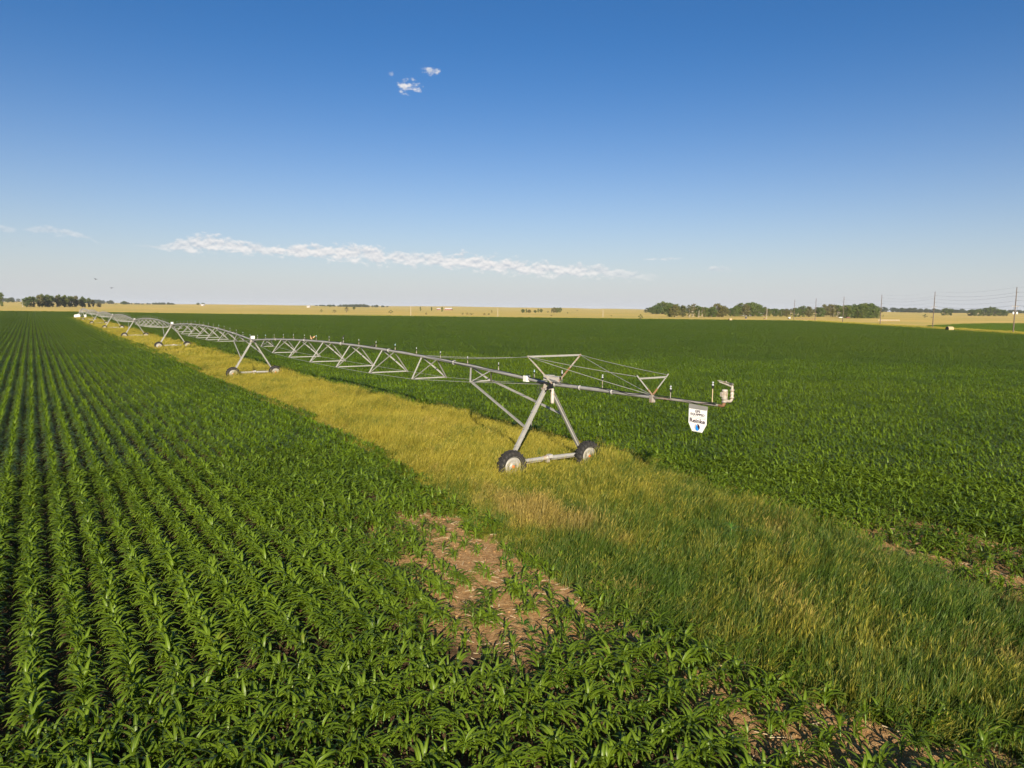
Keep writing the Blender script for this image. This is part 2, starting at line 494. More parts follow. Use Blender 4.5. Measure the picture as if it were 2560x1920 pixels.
FEATHER_D = simple('dark_feathers', (.02, .018, .017), .6, 0, .3, 20.0)
FEATHER_B = simple('buff_feathers', (.46, .27, .13), .7, 0, .2, 20.0, dirt=(.6, .54, .46), dirt_amt=.9)
STRAW = simple('dry_straw', (.44, .35, .22), .9, 0, .25, 5.0)
TRACK = simple('dirt_track', (.34, .25, .16), .95, 0, .2, .4)


def tree_leaf(name, a, b):
    m, t, out = mat(name)
    oi = t.node('ShaderNodeObjectInfo')
    at = t.node('ShaderNodeAttribute', attribute_name='hue').outputs['Fac']
    c = t.mix(at, a, b)
    c = t.mix(t.m('MULTIPLY', oi.outputs['Random'], .55), c, tuple(x * f for x, f in zip(b, (1.35, 1.0, .8))))
    p = principled(t, c, .65, 0, .25)
    tb = t.node('ShaderNodeBsdfTranslucent'); t.put(tb.inputs[0], tuple(x * 1.6 for x in b))
    mx = t.node('ShaderNodeMixShader'); mx.inputs[0].default_value = .18
    t.l.new(p.outputs[0], mx.inputs[1]); t.l.new(tb.outputs[0], mx.inputs[2])
    t.l.new(mx.outputs[0], out.inputs[0])
    return m


TLEAF = tree_leaf('tree_leaves', (.030, .056, .012), (.085, .125, .026))
TLEAF2 = tree_leaf('olive_tree_leaves', (.050, .060, .020), (.115, .120, .040))
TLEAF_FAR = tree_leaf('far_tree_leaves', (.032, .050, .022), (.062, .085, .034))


# ------------------------------------------------------------------ ground sheets
def grid_mesh(name, xs, ys, off, keep=None):
    X, Y = np.meshgrid(xs, ys); Z = terrain(X, Y) + off
    nx = len(xs); vs = np.stack([X.ravel(), Y.ravel(), Z.ravel()], 1)
    fs = []
    for j in range(len(ys) - 1):
        for i in range(nx - 1):
            if keep is None or keep((xs[i] + xs[i + 1]) / 2, (ys[j] + ys[j + 1]) / 2):
                a = j * nx + i; fs.append((a, a + 1, a + nx + 1, a + nx))
    me = bpy.data.meshes.new(name); me.from_pydata(vs.tolist(), [], fs)
    me.polygons.foreach_set('use_smooth', [True] * len(fs)); me.update()
    return me


def axis(lim, near, n_far):
    a = list(np.arange(0, 700, near)); b = list(np.geomspace(700, lim, n_far)); p = a + b[0:]
    return np.array(sorted(set([-q for q in p] + p)))


xs = axis(12000, 20, 60); ys = np.array([q for q in axis(12000, 20, 90) if q > -900])
ground = tag(obj('ground', grid_mesh('ground', xs, ys, -0.06), PRAIRIE), kind='structure')

# the field: a sheet of soil that follows the same terrain, its far and right edges trimmed to the edge lines
fx = np.linspace(0, 1, 90); fy = np.concatenate([np.linspace(-60, 120, 46)[:-1], np.linspace(120, 531, 60)])
vs = []; fs = []
for j, y in enumerate(fy):
    for i, t_ in enumerate(fx):
        x = -560 + (right_x(y) + 560) * t_
        vs.append((x, y, tz(x, y)))
for j in range(len(fy) - 1):
    for i in range(len(fx) - 1):
        a = j * len(fx) + i; fs.append((a, a + 1, a + len(fx) + 1, a + len(fx)))
me = bpy.data.meshes.new('field'); me.from_pydata(vs, [], fs); me.polygons.foreach_set('use_smooth', [True] * len(fs))
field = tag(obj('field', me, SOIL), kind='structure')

# dirt track between the field and the pole line
mb = MB(); ty = np.linspace(60, 560, 80); vs = []; fs = []
for y in ty:
    for dx in (2.0, 5.2):
        x = right_x(y) + dx + .3 * math.sin(y / 17); vs.append((x, y, tz(x, y) - 0.03))
fs = [(2 * i, 2 * i + 1, 2 * i + 3, 2 * i + 2) for i in range(len(ty) - 1)]
mb.add(vs, fs, True)
tag(obj('dirt_track', mb, TRACK), kind='structure')

# the neighbouring field right of the poles
poly = [(186, 246), (187.7, 271), (199, 313), (212, 350), (224, 381), (242, 405), (263.5, 428), (300, 470), (345, 511), (376, 524), (430, 530), (470, 520), (470, 246)]
mb = MB(); mb.add([(x, y, tz(x, y) - 0.02) for x, y in poly], [tuple(range(len(poly)))])
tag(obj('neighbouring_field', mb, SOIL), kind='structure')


# ------------------------------------------------------------------ corn
def leaf_geo(az_, z0, length, width, el0, droop, nseg, across, fold=.22, wav=0.0, r0=.012, power=1.35):
    s = np.array([-math.sin(az_), math.cos(az_), 0]); d = np.array([math.cos(az_), math.sin(az_), 0])
    p = np.array([0, 0, z0]) + d * r0; vs = []; mid = []; fs = []
    step = length / nseg; nrow = 0
    for i in range(nseg + 1):
        t = i / nseg
        e = el0 - (el0 + droop) * t ** power
        if i > 0: p = p + (d * math.cos(e) + np.array([0, 0, 1]) * math.sin(e)) * step
        nrm = -d * math.sin(e) + np.array([0, 0, 1]) * math.cos(e)
        if i == nseg:
            vs.append(p); mid.append(1.0)
        else:
            wd = width * min(1.0, .50 + 1.7 * t) * (1 - t ** 2.4) ** .8
            wv = wav * math.sin(t * 17 + az_ * 3) * wd
            if across == 3:
                vs += [p - s * wd / 2 + nrm * (fold * wd + wv), p, p + s * wd / 2 + nrm * (fold * wd - wv)]; mid += [0.0, 1.0, 0.0]
            else:
                vs += [p - s * wd / 2, p + s * wd / 2]; mid += [0.0, 0.0]
            nrow += 1
    k = across
    for i in range(nrow - 1):
        for j in range(k - 1):
            a = i * k + j; fs.append((a, a + 1, a + k + 1, a + k))
    a = (nrow - 1) * k; tip = nrow * k
    for j in range(k - 1): fs.append((a + j, a + j + 1, tip))
    return np.array(vs), fs, mid


def corn_leaves(rs, nleaf, nseg, across):
    """one plant: list of leaves (verts, faces, mid)"""
    out = []; a0 = rs.uniform(0, 6.28)
    for i in range(nleaf):
        t = i / (nleaf - 1)
        az_ = a0 + math.pi * i + rs.normal(0, .45)
        z0 = .07 + .34 * t
        ln = (.33 + .33 * math.sin(math.pi * min(1, .25 + .62 * t))) * rs.uniform(.85, 1.15)
        el0 = R(56 + 24 * t + rs.uniform(-12, 10)); dr = R(66 - 32 * t + rs.uniform(-28, 18))
        if t > .88: dr = R(0 + rs.uniform(-25, 30))
        out.append(leaf_geo(az_, z0, ln, rs.uniform(.064, .092), el0, dr, nseg, across, rs.uniform(.12, .32), .10 if across == 3 else 0, power=rs.uniform(1.0, 1.35)))
    return out


def join(parts):
    V_ = []; F_ = []; A_ = []; o = 0
    for v, f, a in parts:
        V_.append(v); F_ += [tuple(i + o for i in q) for q in f]; A_ += list(a); o += len(v)
    return np.concatenate(V_), F_, A_


def attr_mesh(name, v, f, mats, attrs, smooth=True):
    me = bpy.data.meshes.new(name); me.from_pydata(np.asarray(v).tolist(), [], f)
    me.polygons.foreach_set('use_smooth', [smooth] * len(f))
    for k, a in attrs.items():
        at = me.attributes.new(k, 'FLOAT', 'POINT'); at.data.foreach_set('value', np.asarray(a, np.float32))
    for m in mats: me.materials.append(m)
    me.update()
    return me


def proto_collection(name, meshes):
    c = bpy.data.collections.new(name)
    for i, me in enumerate(meshes):
        o = bpy.data.objects.new('%s_%02d' % (name, i), me); c.objects.link(o)
    return c


def scatter(name, pts, rots, scl, idx, coll):
    me = bpy.data.meshes.new(name); n = len(pts)
    me.vertices.add(n); me.vertices.foreach_set('co', np.asarray(pts, np.float32).ravel())
    a = me.attributes.new('rot', 'FLOAT_VECTOR', 'POINT'); a.data.foreach_set('vector', np.asarray(rots, np.float32).ravel())
    a = me.attributes.new('scl', 'FLOAT_VECTOR', 'POINT'); a.data.foreach_set('vector', np.asarray(scl, np.float32).ravel())
    a = me.attributes.new('pick', 'INT', 'POINT'); a.data.foreach_set('value', np.asarray(idx, np.int32))
    o = bpy.data.objects.new(name, me); COL.objects.link(o)
    g = bpy.data.node_groups.new('scatter_' + name, 'GeometryNodeTree')
    g.interface.new_socket('Geometry', in_out='INPUT', socket_type='NodeSocketGeometry')
    g.interface.new_socket('Geometry', in_out='OUTPUT', socket_type='NodeSocketGeometry')
    N = g.nodes; L = g.links
    gi = N.new('NodeGroupInput'); go = N.new('NodeGroupOutput')
    ci = N.new('GeometryNodeCollectionInfo'); ci.inputs['Collection'].default_value = coll
    ci.inputs['Separate Children'].default_value = True; ci.inputs['Reset Children'].default_value = True
    ip = N.new('GeometryNodeInstanceOnPoints'); ip.inputs['Pick Instance'].default_value = True
    def na(nm, dt):
        q = N.new('GeometryNodeInputNamedAttribute'); q.data_type = dt; q.inputs['Name'].default_value = nm
        return q.outputs['Attribute']
    L.new(gi.outputs[0], ip.inputs['Points']); L.new(ci.outputs[0], ip.inputs['Instance'])
    L.new(na('pick', 'INT'), ip.inputs['Instance Index'])
    L.new(na('rot', 'FLOAT_VECTOR'), ip.inputs['Rotation']); L.new(na('scl', 'FLOAT_VECTOR'), ip.inputs['Scale'])
    L.new(ip.outputs[0], go.inputs[0])
    md = o.modifiers.new('scatter', 'NODES'); md.node_group = g
    return o


# near plants: parts kept apart so that single plants can be built from them
NVAR = 8
near_leaf_meshes = []; near_stalk = []; near_joined = []
for k in range(NVAR):
    rs = np.random.default_rng(100 + k)
    lv = corn_leaves(rs, 11 + k % 3, 6, 3)
    st = MB(); st.tube([(0, 0, -.03), (0, 0, .18), (0, 0, .36)], [.017, .014, .007], 5, False)
    sm = st.mesh('stalk'); sm.materials.append(STALK); near_stalk.append(sm)
    near_leaf_meshes.append([attr_mesh('leaf', v, f, [CORN], {'mid': a}) for v, f, a in lv])
    sv = np.array(st.v); sf = [tuple(q) for q in st.f]
    v, f, a = join(lv); nf = len(f)
    v2, f2, a2 = join([(v, f, a), (sv, sf, [0.] * len(sv))])
    me = attr_mesh('corn_near_%d' % k, v2, f2, [CORN, STALK], {'mid': a2})
    me.polygons.foreach_set('material_index', [0] * nf + [1] * len(sf))
    near_joined.append(me)
C_NEAR = proto_collection('corn_near', near_joined)


def rotz(v, a):
    c, s = math.cos(a), math.sin(a)
    return np.stack([v[:, 0] * c - v[:, 1] * s, v[:, 0] * s + v[:, 1] * c, v[:, 2]], 1)


def row_piece(rs, length, plants_leaf, nseg, sc=1.0):
    parts = []; x = -length / 2 + rs.uniform(0, .1)
    while x < length / 2:
        lv = corn_leaves(rs, plants_leaf, nseg, 2); v, f, a = join(lv)
        s = .76 * sc * rs.uniform(.80, 1.18); v = rotz(v * s, rs.uniform(0, 6.28)) + np.array([x, rs.normal(0, .03), 0])
        parts.append((v, f, a)); x += .135 + rs.normal(0, .02)
    return join(parts)


SEG = 3.04
mid_meshes = []
for k in range(12):
    v, f, a = row_piece(np.random.default_rng(200 + k), SEG, 10, 4)
    mid_meshes.append(attr_mesh('corn_mid_%d' % k, v, f, [CORN], {'mid': a}))
C_MID = proto_collection('corn_mid', mid_meshes)
PU, PV = 12.16, 6.08
far_meshes = []
for k in range(4):
    rs = np.random.default_rng(300 + k); parts = []
    for j in range(8):
        v, f, a = row_piece(rs, PU, 6, 2, 1.08)
        parts.append((v + np.array([0, (j - 3.5) * .76, 0]), f, a))
    v, f, a = join(parts); far_meshes.append(attr_mesh('corn_far_%d' % k, v, f, [CORN_FAR], {'mid': a}))
C_FAR = proto_collection('corn_far', far_meshes)


def visible(x, y, pad):
    y2 = np.maximum(y, .01)
    return (y > 2) & (np.abs(x) < y2 * .86 + pad)


# bare soil patch beside the strip, in (u, v)
BARE = [(-3.8, -8.0, .95, 1), (-4.4, -7.1, .8, 1), (-6.5, -7.6, 1.15, 1), (-7.5, -7.7, 1.4, 1), (-8.0, -8.9, 1.2, 1), (-7.6, -9.7, 1.0, 1), (-8.9, -8.3, 1.2, 1),
        (-9.7, -7.3, .9, .9), (-11.1, -7.6, .9, .9), (-11.5, -9.9, 1.1, .95), (-12.5, -10.7, 1.0, .95), (-10.0, -10.0, .9, .8), (-12.5, -7.0, .9, .8), (-13.1, -6.0, .8, .8), (-14.0, -6.8, .9, .7),
        (-15.0, -5.7, 1.1, .8), (-15.5, -6.5, 1.0, .8), (-16.6, -6.4, 1.1, .85), (-17.6, -6.4, 1.1, .85), (-18.8, -6.3, 1.2, .85), (-19.8, -5.4, 1.3, .9), (-21, -5.0, 1.1, .7),
        (7.5, -7.4, .7, .5), (9.2, -7.2, .6, .5), (-.5, -7.9, 1.0, .4), (-16, -8.0, 1.0, .45), (-18, -8.2, 1.2, .45), (-13.2, -8.6, .9, .5), (-5.4, -8.8, 1.0, .6)]
BARE += [(u, 2.75 - .03 * (u + 15) ** 2 * .3, .65, 1) for u in np.arange(-19, -12.4, .6)] + [(u, 5.6 + .1 * math.sin(u * 3), .55, .95) for u in np.arange(-18.5, -11.5, .6)] + [(-13, 4.1, .9, .5), (-16, 4.0, 1.0, .5), (-12, 7.2, 1.0, .4)]


def sparse(u, v):
    """0 full stand .. 1 bare"""
    n = .34 * math.sin(u * 3.1 + v * 1.7) * math.cos(v * 2.6 - u * 1.5) + .12 * math.sin(u * 7.3 - v * 5.1)
    k = 0.0
    for (a, b, r, s_) in BARE:
        d = math.hypot(u - a, v - b) / r
        if d < 1.5: k = max(k, s_ * min(1.0, max(0.0, (1.35 - d + n) / .6)))
    return k


PLANT = .75          # the corn is young: about half a metre tall
STEP = .132
near_p = []; near_s = []; mid_p = []; mid_r = []; far_p = []
HEAD_U = -10.9


def add_row_plants(us, vs_):
    x, y = xy_of(us, vs_)
    for a, b, u, v in zip(x, y, us, vs_):
        sp = float(sparse(u, v))
        if rng.uniform() < sp * .72: continue
        s = PLANT * rng.uniform(.80, 1.18) * (1 - .22 * sp) * (1 + .10 * math.sin(u * .35 + 1) * math.sin(v * .5 + u * .11))
        near_p.append((a, b, u, v)); near_s.append(s)


NEAR_D, MID_D = 34.0, 105.0
for iu in range(int(-60 / PU) - 1, int(720 / PU) + 1):
    for iv in range(int(-420 / PV) - 1, int(600 / PV) + 1):
        uc, vc = (iu + .5) * PU, (iv + .5) * PV
        x, y = xy_of(uc, vc)
        if not visible(x, y, 12): continue
        cu = np.array([uc - PU / 2, uc + PU / 2]); cv = np.array([vc - PV / 2, vc + PV / 2])
        gx, gy = xy_of(cu[[0, 0, 1, 1]], cv[[0, 1, 0, 1]])
        inf = in_field(gx, gy)
        if not inf.any(): continue
        le, re_ = left_edge(cu), right_edge(cu)
        touches = (cv[0] < re_.max()) and (cv[1] > le.min()) and uc < U_END + PU
        d = math.hypot(x, y)
        if d > MID_D and inf.all() and not touches:
            far_p.append((float(x), float(y))); continue
        for j in range(8):
            v = vc + (j - 3.5) * .76
            for i in range(4):
                u = uc + (i - 1.5) * SEG
                l, r = left_edge(u), right_edge(u)
                if l < v < r and u < U_END: continue
                if v <= l and u - SEG / 2 < HEAD_U:
                    if u + SEG / 2 < HEAD_U: continue
                x, y = xy_of(u, v)
                if not in_field(x, y) or not visible(x, y, 4): continue
                d = math.hypot(x, y)
                if d > NEAR_D:
                    if rng.uniform() < float(sparse(u, v)) * .6: continue
                    mid_p.append((float(x), float(y)))
                else:
                    us = np.arange(u - SEG / 2, u + SEG / 2, STEP); us = us + rng.normal(0, .025, len(us))
                    if v <= l: us = us[us > HEAD_U]
                    loose = .03 + (.12 if -12 < v < -5 and u > -6 else 0)
                    add_row_plants(us, np.full(len(us), v) + rng.normal(0, loose, len(us)))
# headland: end rows across the others
u = HEAD_U - .5
while u > -40:
    vs_ = np.arange(-48, 0, STEP); vs_ = vs_[vs_ < left_edge(u) - .1]
    vs_ = vs_ + rng.normal(0, .02, len(vs_)); us = np.full(len(vs_), u) + rng.normal(0, .035, len(vs_))
    x, y = xy_of(us, vs_); k = visible(x, y, 2.5) & (np.hypot(x, y) < NEAR_D)
    add_row_plants(us[k], vs_[k]); u -= .76
# a few volunteers in the edge of the grass
for _ in range(70):
    u = rng.uniform(-22, -9); v = float(left_edge(u)) + abs(rng.normal(0, .7))
    x, y = xy_of(u, v); near_p.append((float(x), float(y), u, v)); near_s.append(rng.uniform(.4, .72))

near_p = np.array(near_p); near_s = np.array(near_s)
q = rng.uniform(0, 1, len(near_p))
nx, ny = near_p[:, 0], near_p[:, 1]
inview = visible(nx, ny, 2.5); near_p = near_p[inview]; near_s = near_s[inview]; nx, ny = near_p[:, 0], near_p[:, 1]
nz = terrain(nx, ny)
# the plants that show largest: nearest to the lens and inside the frame
px_all = np.stack([nx, ny, nz + .4 - CAM_H], 1)
zc = px_all @ np.array(fw); xc = px_all @ np.array(rt) / zc * F_PX + 1280; yc = 960 - px_all @ np.array(upv) / zc * F_PX
inside = (xc > 5) & (xc < 2555) & (yc < 1915)
order = np.argsort(np.where(inside, zc, 1e9))
single = set(order[:300].tolist())
print('near plants', len(near_p), 'mid', len(mid_p), 'far', len(far_p))
rot_n = np.stack([rng.normal(0, .12, len(nx)), rng.normal(0, .12, len(nx)), rng.uniform(0, 6.28, len(nx))], 1)
var_n = rng.integers(0, NVAR, len(nx))
scl_n = np.stack([near_s * rng.uniform(.92, 1.1, len(nx)), near_s * rng.uniform(.92, 1.1, len(nx)), near_s], 1)
rest = np.array([i for i in range(len(nx)) if i not in single])
o = scatter('corn_stand', np.stack([nx, ny, nz], 1)[rest], rot_n[rest], scl_n[rest], var_n[rest], C_NEAR)
tag(o, 'dense stand of young green corn in rows either side of the grass strip', 'corn', kind='stuff')
mp = np.array(mid_p)
flip = rng.integers(0, 2, len(mp)) * math.pi
sc = rng.uniform(.92, 1.12, len(mp))
o = scatter('corn_rows', np.stack([mp[:, 0], mp[:, 1], terrain(mp[:, 0], mp[:, 1])], 1),
            np.stack([0 * flip, 0 * flip, UANG + flip], 1), np.stack([np.ones(len(mp)), sc, sc], 1), rng.integers(0, 12, len(mp)), C_MID)
tag(o, 'green corn rows in the middle distance of the field', 'corn', kind='stuff')
fp = np.array(far_p); flip = rng.integers(0, 2, len(fp)) * math.pi
o = scatter('far_corn', np.stack([fp[:, 0], fp[:, 1], terrain(fp[:, 0], fp[:, 1])], 1),
            np.stack([0 * flip, 0 * flip, UANG + flip], 1), np.ones((len(fp), 3)), rng.integers(0, 4, len(fp)), C_FAR)
tag(o, 'far green corn reaching to the dry prairie edge', 'corn', kind='stuff')
# crop of the neighbouring field beyond the poles
P2 = np.array(poly)


def inpoly(x, y):
    c = False; n = len(P2); j = n - 1
    for i in range(n):
        if (P2[i, 1] > y) != (P2[j, 1] > y) and x < (P2[j, 0] - P2[i, 0]) * (y - P2[i, 1]) / (P2[j, 1] - P2[i, 1]) + P2[i, 0]: c = not c
        j = i
    return c


pts = []
for y in np.arange(246, 532, 3.04):
    for x in np.arange(184, 472, 6.08):
        if inpoly(x, y) and visible(x, y, 12): pts.append((x, y))
pts = np.array(pts)
o = scatter('neighbouring_corn', np.stack([pts[:, 0], pts[:, 1], terrain(pts[:, 0], pts[:, 1])], 1),
            np.tile([0, 0, math.pi / 2 - .15], (len(pts), 1)), np.tile([.5, 1., 1.], (len(pts), 1)), rng.integers(0, 4, len(pts)), C_FAR)
tag(o, 'green crop in the wedge-shaped field beyond the power poles', 'corn', kind='stuff')

# the nearest plants one by one
for i in sorted(single):
    r_ = empty('corn_plant', (float(nx[i]), float(ny[i]), float(nz[i])))
    r_.rotation_euler = tuple(float(a) for a in rot_n[i]); r_.scale = tuple(float(a) for a in scl_n[i])
    tag(r_, 'young green corn plant with arching leaves in the closest foreground rows', 'corn plant', 'nearest corn plants')
    k = int(var_n[i])
    s_ = bpy.data.objects.new('stalk', near_stalk[k]); COL.objects.link(s_); s_.parent = r_
    for lm in near_leaf_meshes[k]:
        l_ = bpy.data.objects.new('leaf', lm); COL.objects.link(l_); l_.parent = r_


# ------------------------------------------------------------------ grass strip
def grass_patch(rs, size, n, hmin, hmax, wmin, wmax, heads=.2):
    V_ = []; F_ = []; hue = []; ht = []
    tufts = [(rs.uniform(-size / 2, size / 2), rs.uniform(-size / 2, size / 2), rs.uniform(.45, 1.25)) for _ in range(30)]
    for _ in range(n):
        cx_, cy_, ch_ = tufts[rs.integers(0, len(tufts))]; x = cx_ + rs.normal(0, .055 * size / 1.1); y = cy_ + rs.normal(0, .055 * size / 1.1); h = rs.uniform(hmin, hmax) * ch_; wd = rs.uniform(wmin, wmax)
        a = rs.uniform(0, 6.28); la = rs.normal(.3, .75); ln = abs(rs.normal(.34, .24)) * h
        dx, dy = math.cos(la) * ln, math.sin(la) * ln; sx, sy = math.cos(a) * wd / 2, math.sin(a) * wd / 2
        o = len(V_); q = rs.uniform(0, 1)
        V_ += [(x - sx, y - sy, -.02), (x + sx, y + sy, -.02), (x - sx * .8 + dx * .35, y - sy * .8 + dy * .35, h * .55), (x + sx * .8 + dx * .35, y + sy * .8 + dy * .35, h * .55), (x + dx, y + dy, h * .95)]
        F_ += [(o, o + 1, o + 3, o + 2), (o + 2, o + 3, o + 4)]; hue += [q] * 5; ht += [0, 0, .5, .5, 1]
        if rs.uniform() < heads:
            o = len(V_); hx, hy, hz = x + dx, y + dy, h * .95; w_ = wd * 1.5
            V_ += [(hx - dx * .1, hy - dy * .1, hz - .05), (hx + math.cos(a) * w_ / 2, hy + math.sin(a) * w_ / 2, hz + .01), (hx - math.cos(a) * w_ / 2, hy - math.sin(a) * w_ / 2, hz + .01), (hx + dx * .25, hy + dy * .25, hz + .09)]
            F_ += [(o, o + 1, o + 3, o + 2)]; hue += [min(1, q + .35)] * 4; ht += [1.3] * 4
    return attr_mesh('grass_patch', V_, F_, [GRASS], {'hue': hue, 'ht': ht}, False)


gm = [grass_patch(np.random.default_rng(400 + k), 1.1, 600, .36, .78, .007, .016) for k in range(6)]
C_GRASS = proto_collection('grass_near', gm)
gm2 = [grass_patch(np.random.default_rng(450 + k), 2.4, 900, .40, .72, .02, .04, .25) for k in range(4)]
C_GRASS2 = proto_collection('grass_far', gm2)
g1 = []; g2 = []
u = -40.0
while u < U_END:
    du = .72 if u < 75 else 1.8
    l, r = float(left_edge(u)), float(right_edge(u))
    v = l - .1
    while v < r + .1:
        uu = u + rng.uniform(-.3, .3) * du; vv = v + rng.uniform(-.3, .3) * du
        x, y = xy_of(uu, vv)
        edge = min(vv - l, r - vv)
        if visible(x, y, 2.5):
            (g1 if u < 75 else g2).append((float(x), float(y), edge, uu, vv))
        v += du
    u += du


def grass_obj(name, L, coll, nvar, label):
    L = np.array(L); n = len(L)
    h = .86 + .22 * np.sin(L[:, 0] * .9 + L[:, 1] * .4) * np.cos(L[:, 1] * .7) + rng.uniform(-.16, .16, n)
    h = h * np.clip(.66 + L[:, 2] * .25, .5, 1.0) * 1.08
    for k in range(7):               # the mower never reaches the grass round the wheels
        for s_ in (-2.06, 2.06):
            h = h * (1 + .34 * np.exp(-(((L[:, 3] - k * SPAN + 1.1) / 1.1) ** 2 + ((L[:, 4] - s_) / 1.0) ** 2)))
    # thinner, shorter and drier along the worn left margin near the bare patch
    o = scatter(name, np.stack([L[:, 0], L[:, 1], terrain(L[:, 0], L[:, 1])], 1),
                np.stack([np.zeros(n), np.zeros(n), rng.normal(0, .5, n)], 1),
                np.stack([np.ones(n), np.ones(n), h], 1), rng.integers(0, nvar, n), coll)
    return tag(o, label, 'grass', kind='stuff')


grass_obj('grass_strip', g1, C_GRASS, 6, 'yellow-green grass strip along the irrigation machine')
grass_obj('far_grass_strip', g2, C_GRASS2, 4, 'far yellow end of the grass strip towards the pivot')
print('grass', len(g1), len(g2))
# verge of taller grass along the pole line and the far field edge
gv = []
for y in np.arange(180, 531, 1.9):
    for dx in np.arange(5.6, 16, 2.2):
        x = right_x(y) + dx + rng.uniform(-.8, .8)
        if visible(x, y, 3): gv.append((x, y + rng.uniform(-.8, .8), 2.0, 0, 0))
for x in np.arange(-420, 216, 2.2):
    for dy in (1.5, 4.0):
        gv.append((x + rng.uniform(-1, 1), 531 + dy + rng.uniform(-1, 1), 2.0, 0, 0))
grass_obj('verge_grass', gv, C_GRASS2, 4, 'dry yellow verge grass between the corn and the prairie')

# straw and stubble lying on the bare patches
mb = MB()
for _ in range(5200):
    u = rng.uniform(-24, 20); v = rng.uniform(-13, 7)
    if left_edge(u) + .3 < v < right_edge(u) - .3: continue
    if rng.uniform() > float(sparse(u, v)) + .06: continue
    x, y = xy_of(u, v); a = rng.uniform(0, 3.14); ln = rng.uniform(.06, .34); z = tz(x, y) + .012 + rng.uniform(0, .02)
    mb.bar((x - math.cos(a) * ln / 2, y - math.sin(a) * ln / 2, z), (x + math.cos(a) * ln / 2, y + math.sin(a) * ln / 2, z + rng.uniform(-.005, .03)), rng.uniform(.008, .022), .008)
tag(obj('corn_stubble', mb, STRAW), 'pale corn stubble and straw lying on the bare soil', 'stubble', kind='stuff')


# clods of earth on the open soil
mb = MB(); rs = np.random.default_rng(77)
for _ in range(5200):
    u = rs.uniform(-23, 20); v = rs.uniform(-13, 7)
    if left_edge(u) + .3 < v < right_edge(u) - .3: continue
    if rs.uniform() > sparse(u, v) + .04: continue
    x, y = xy_of(u, v); r_ = abs(rs.normal(.012, .022)) + .008; z = tz(x, y)
    vs = [(x + r_ * math.cos(a_) * rs.uniform(.7, 1.2), y + r_ * math.sin(a_) * rs.uniform(.7, 1.2), z - .01) for a_ in (0, 1.26, 2.51, 3.77, 5.03)]
    vs += [(x + r_ * .6 * math.cos(a_ + .5) * rs.uniform(.6, 1.2), y + r_ * .6 * math.sin(a_ + .5) * rs.uniform(.6, 1.2), z + r_ * rs.uniform(.5, 1.0)) for a_ in (0, 1.26, 2.51, 3.77, 5.03)]
    mb.add(vs, [(0, 1, 6, 5), (1, 2, 7, 6), (2, 3, 8, 7), (3, 4, 9, 8), (4, 0, 5, 9), (5, 6, 7, 8, 9)])
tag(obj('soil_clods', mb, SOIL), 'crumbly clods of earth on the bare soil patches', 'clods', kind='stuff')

# low weeds on the bare soil and at the row edges
def weed_mesh(rs, n, h):
    parts = []
    for _ in range(n):
        v, f, a = leaf_geo(rs.uniform(0, 6.28), .0, h * rs.uniform(.5, 1.1), rs.uniform(.012, .03), R(rs.uniform(30, 85)), R(rs.uniform(0, 50)), 3, 2, r0=rs.uniform(0, .06))
        parts.append((v, f, a))
    v, f, a = join(parts)
    return attr_mesh('weed', v, f, [WEED], {'mid': a})


C_WEED = proto_collection('weed', [weed_mesh(np.random.default_rng(500 + k), 26, .3) for k in range(5)])
wp = []
for _ in range(2600):
    u = rng.uniform(-24, 24); v = rng.uniform(-14, 8)
    if left_edge(u) + .2 < v < right_edge(u) - .2: continue
    sp = float(sparse(u, v))
    pr = .55 if -12.5 < v < -5 and u > -4 else .30
    if sp > .55: pr = .14
    if sp < .05 and not (-12.5 < v < -5 and u > -4): pr = .10
    if rng.uniform() > pr: continue
    x, y = xy_of(u, v)
    if visible(x, y, 2): wp.append((float(x), float(y)))
wp = np.array(wp); n = len(wp)
o = scatter('weeds', np.stack([wp[:, 0], wp[:, 1], terrain(wp[:, 0], wp[:, 1])], 1), np.stack([np.zeros(n), np.zeros(n), rng.uniform(0, 6.28, n)], 1),
            np.repeat(rng.uniform(.5, 1.2, n)[:, None], 3, 1), rng.integers(0, 5, n), C_WEED)
tag(o, 'low green weeds between the corn plants and on the bare soil', 'weeds', kind='stuff')

# the bushy bright weeds standing in the grass
for k, (u, v, s, lab) in enumerate([(-11.0, -1.4, 1.5, 'bright green feathery weed standing in the near grass'), (-11.1, -.6, 1.1, 'smaller green weed behind the feathery one in the grass'),
                                    (-13.2, -.9, 1.1, 'pale upright weed in the middle of the near grass')]):
    x, y = xy_of(u, v); rs = np.random.default_rng(560 + k); root = empty('weed_plant', (float(x), float(y), tz(x, y)))
    tag(root, lab, 'weed')
    st = MB(); st.tube([(0, 0, 0), (.01, 0, .3 * s), (.03, .01, .55 * s)], [.012, .009, .004], 5); obj('stem', st, STALK, root)
    parts = []
    for i in range(60):
        v_, f_, a_ = leaf_geo(rs.uniform(0, 6.28), rs.uniform(.05, .5) * s, rs.uniform(.15, .32) * s, .022, R(rs.uniform(20, 75)), R(rs.uniform(0, 40)), 3, 2)
        parts.append((v_, f_, a_))
    v_, f_, a_ = join(parts); obj('foliage', attr_mesh('foliage', v_, f_, [WEED], {'mid': a_}), WEED, root)


# ------------------------------------------------------------------ irrigation machine
PIPE_H = 3.9
RISE = .68
NPAN = 8


def wheel(parent, y, steer=0.0):
    """wheel on the outer side (local -x) of the base beam"""
    w_ = bpy.data.objects.new('wheel', None); COL.objects.link(w_); w_.parent = parent; w_.empty_display_size = .2
    w_.location = (-.34, y, .66); w_.rotation_euler = (steer, 0, 0)
    return w_


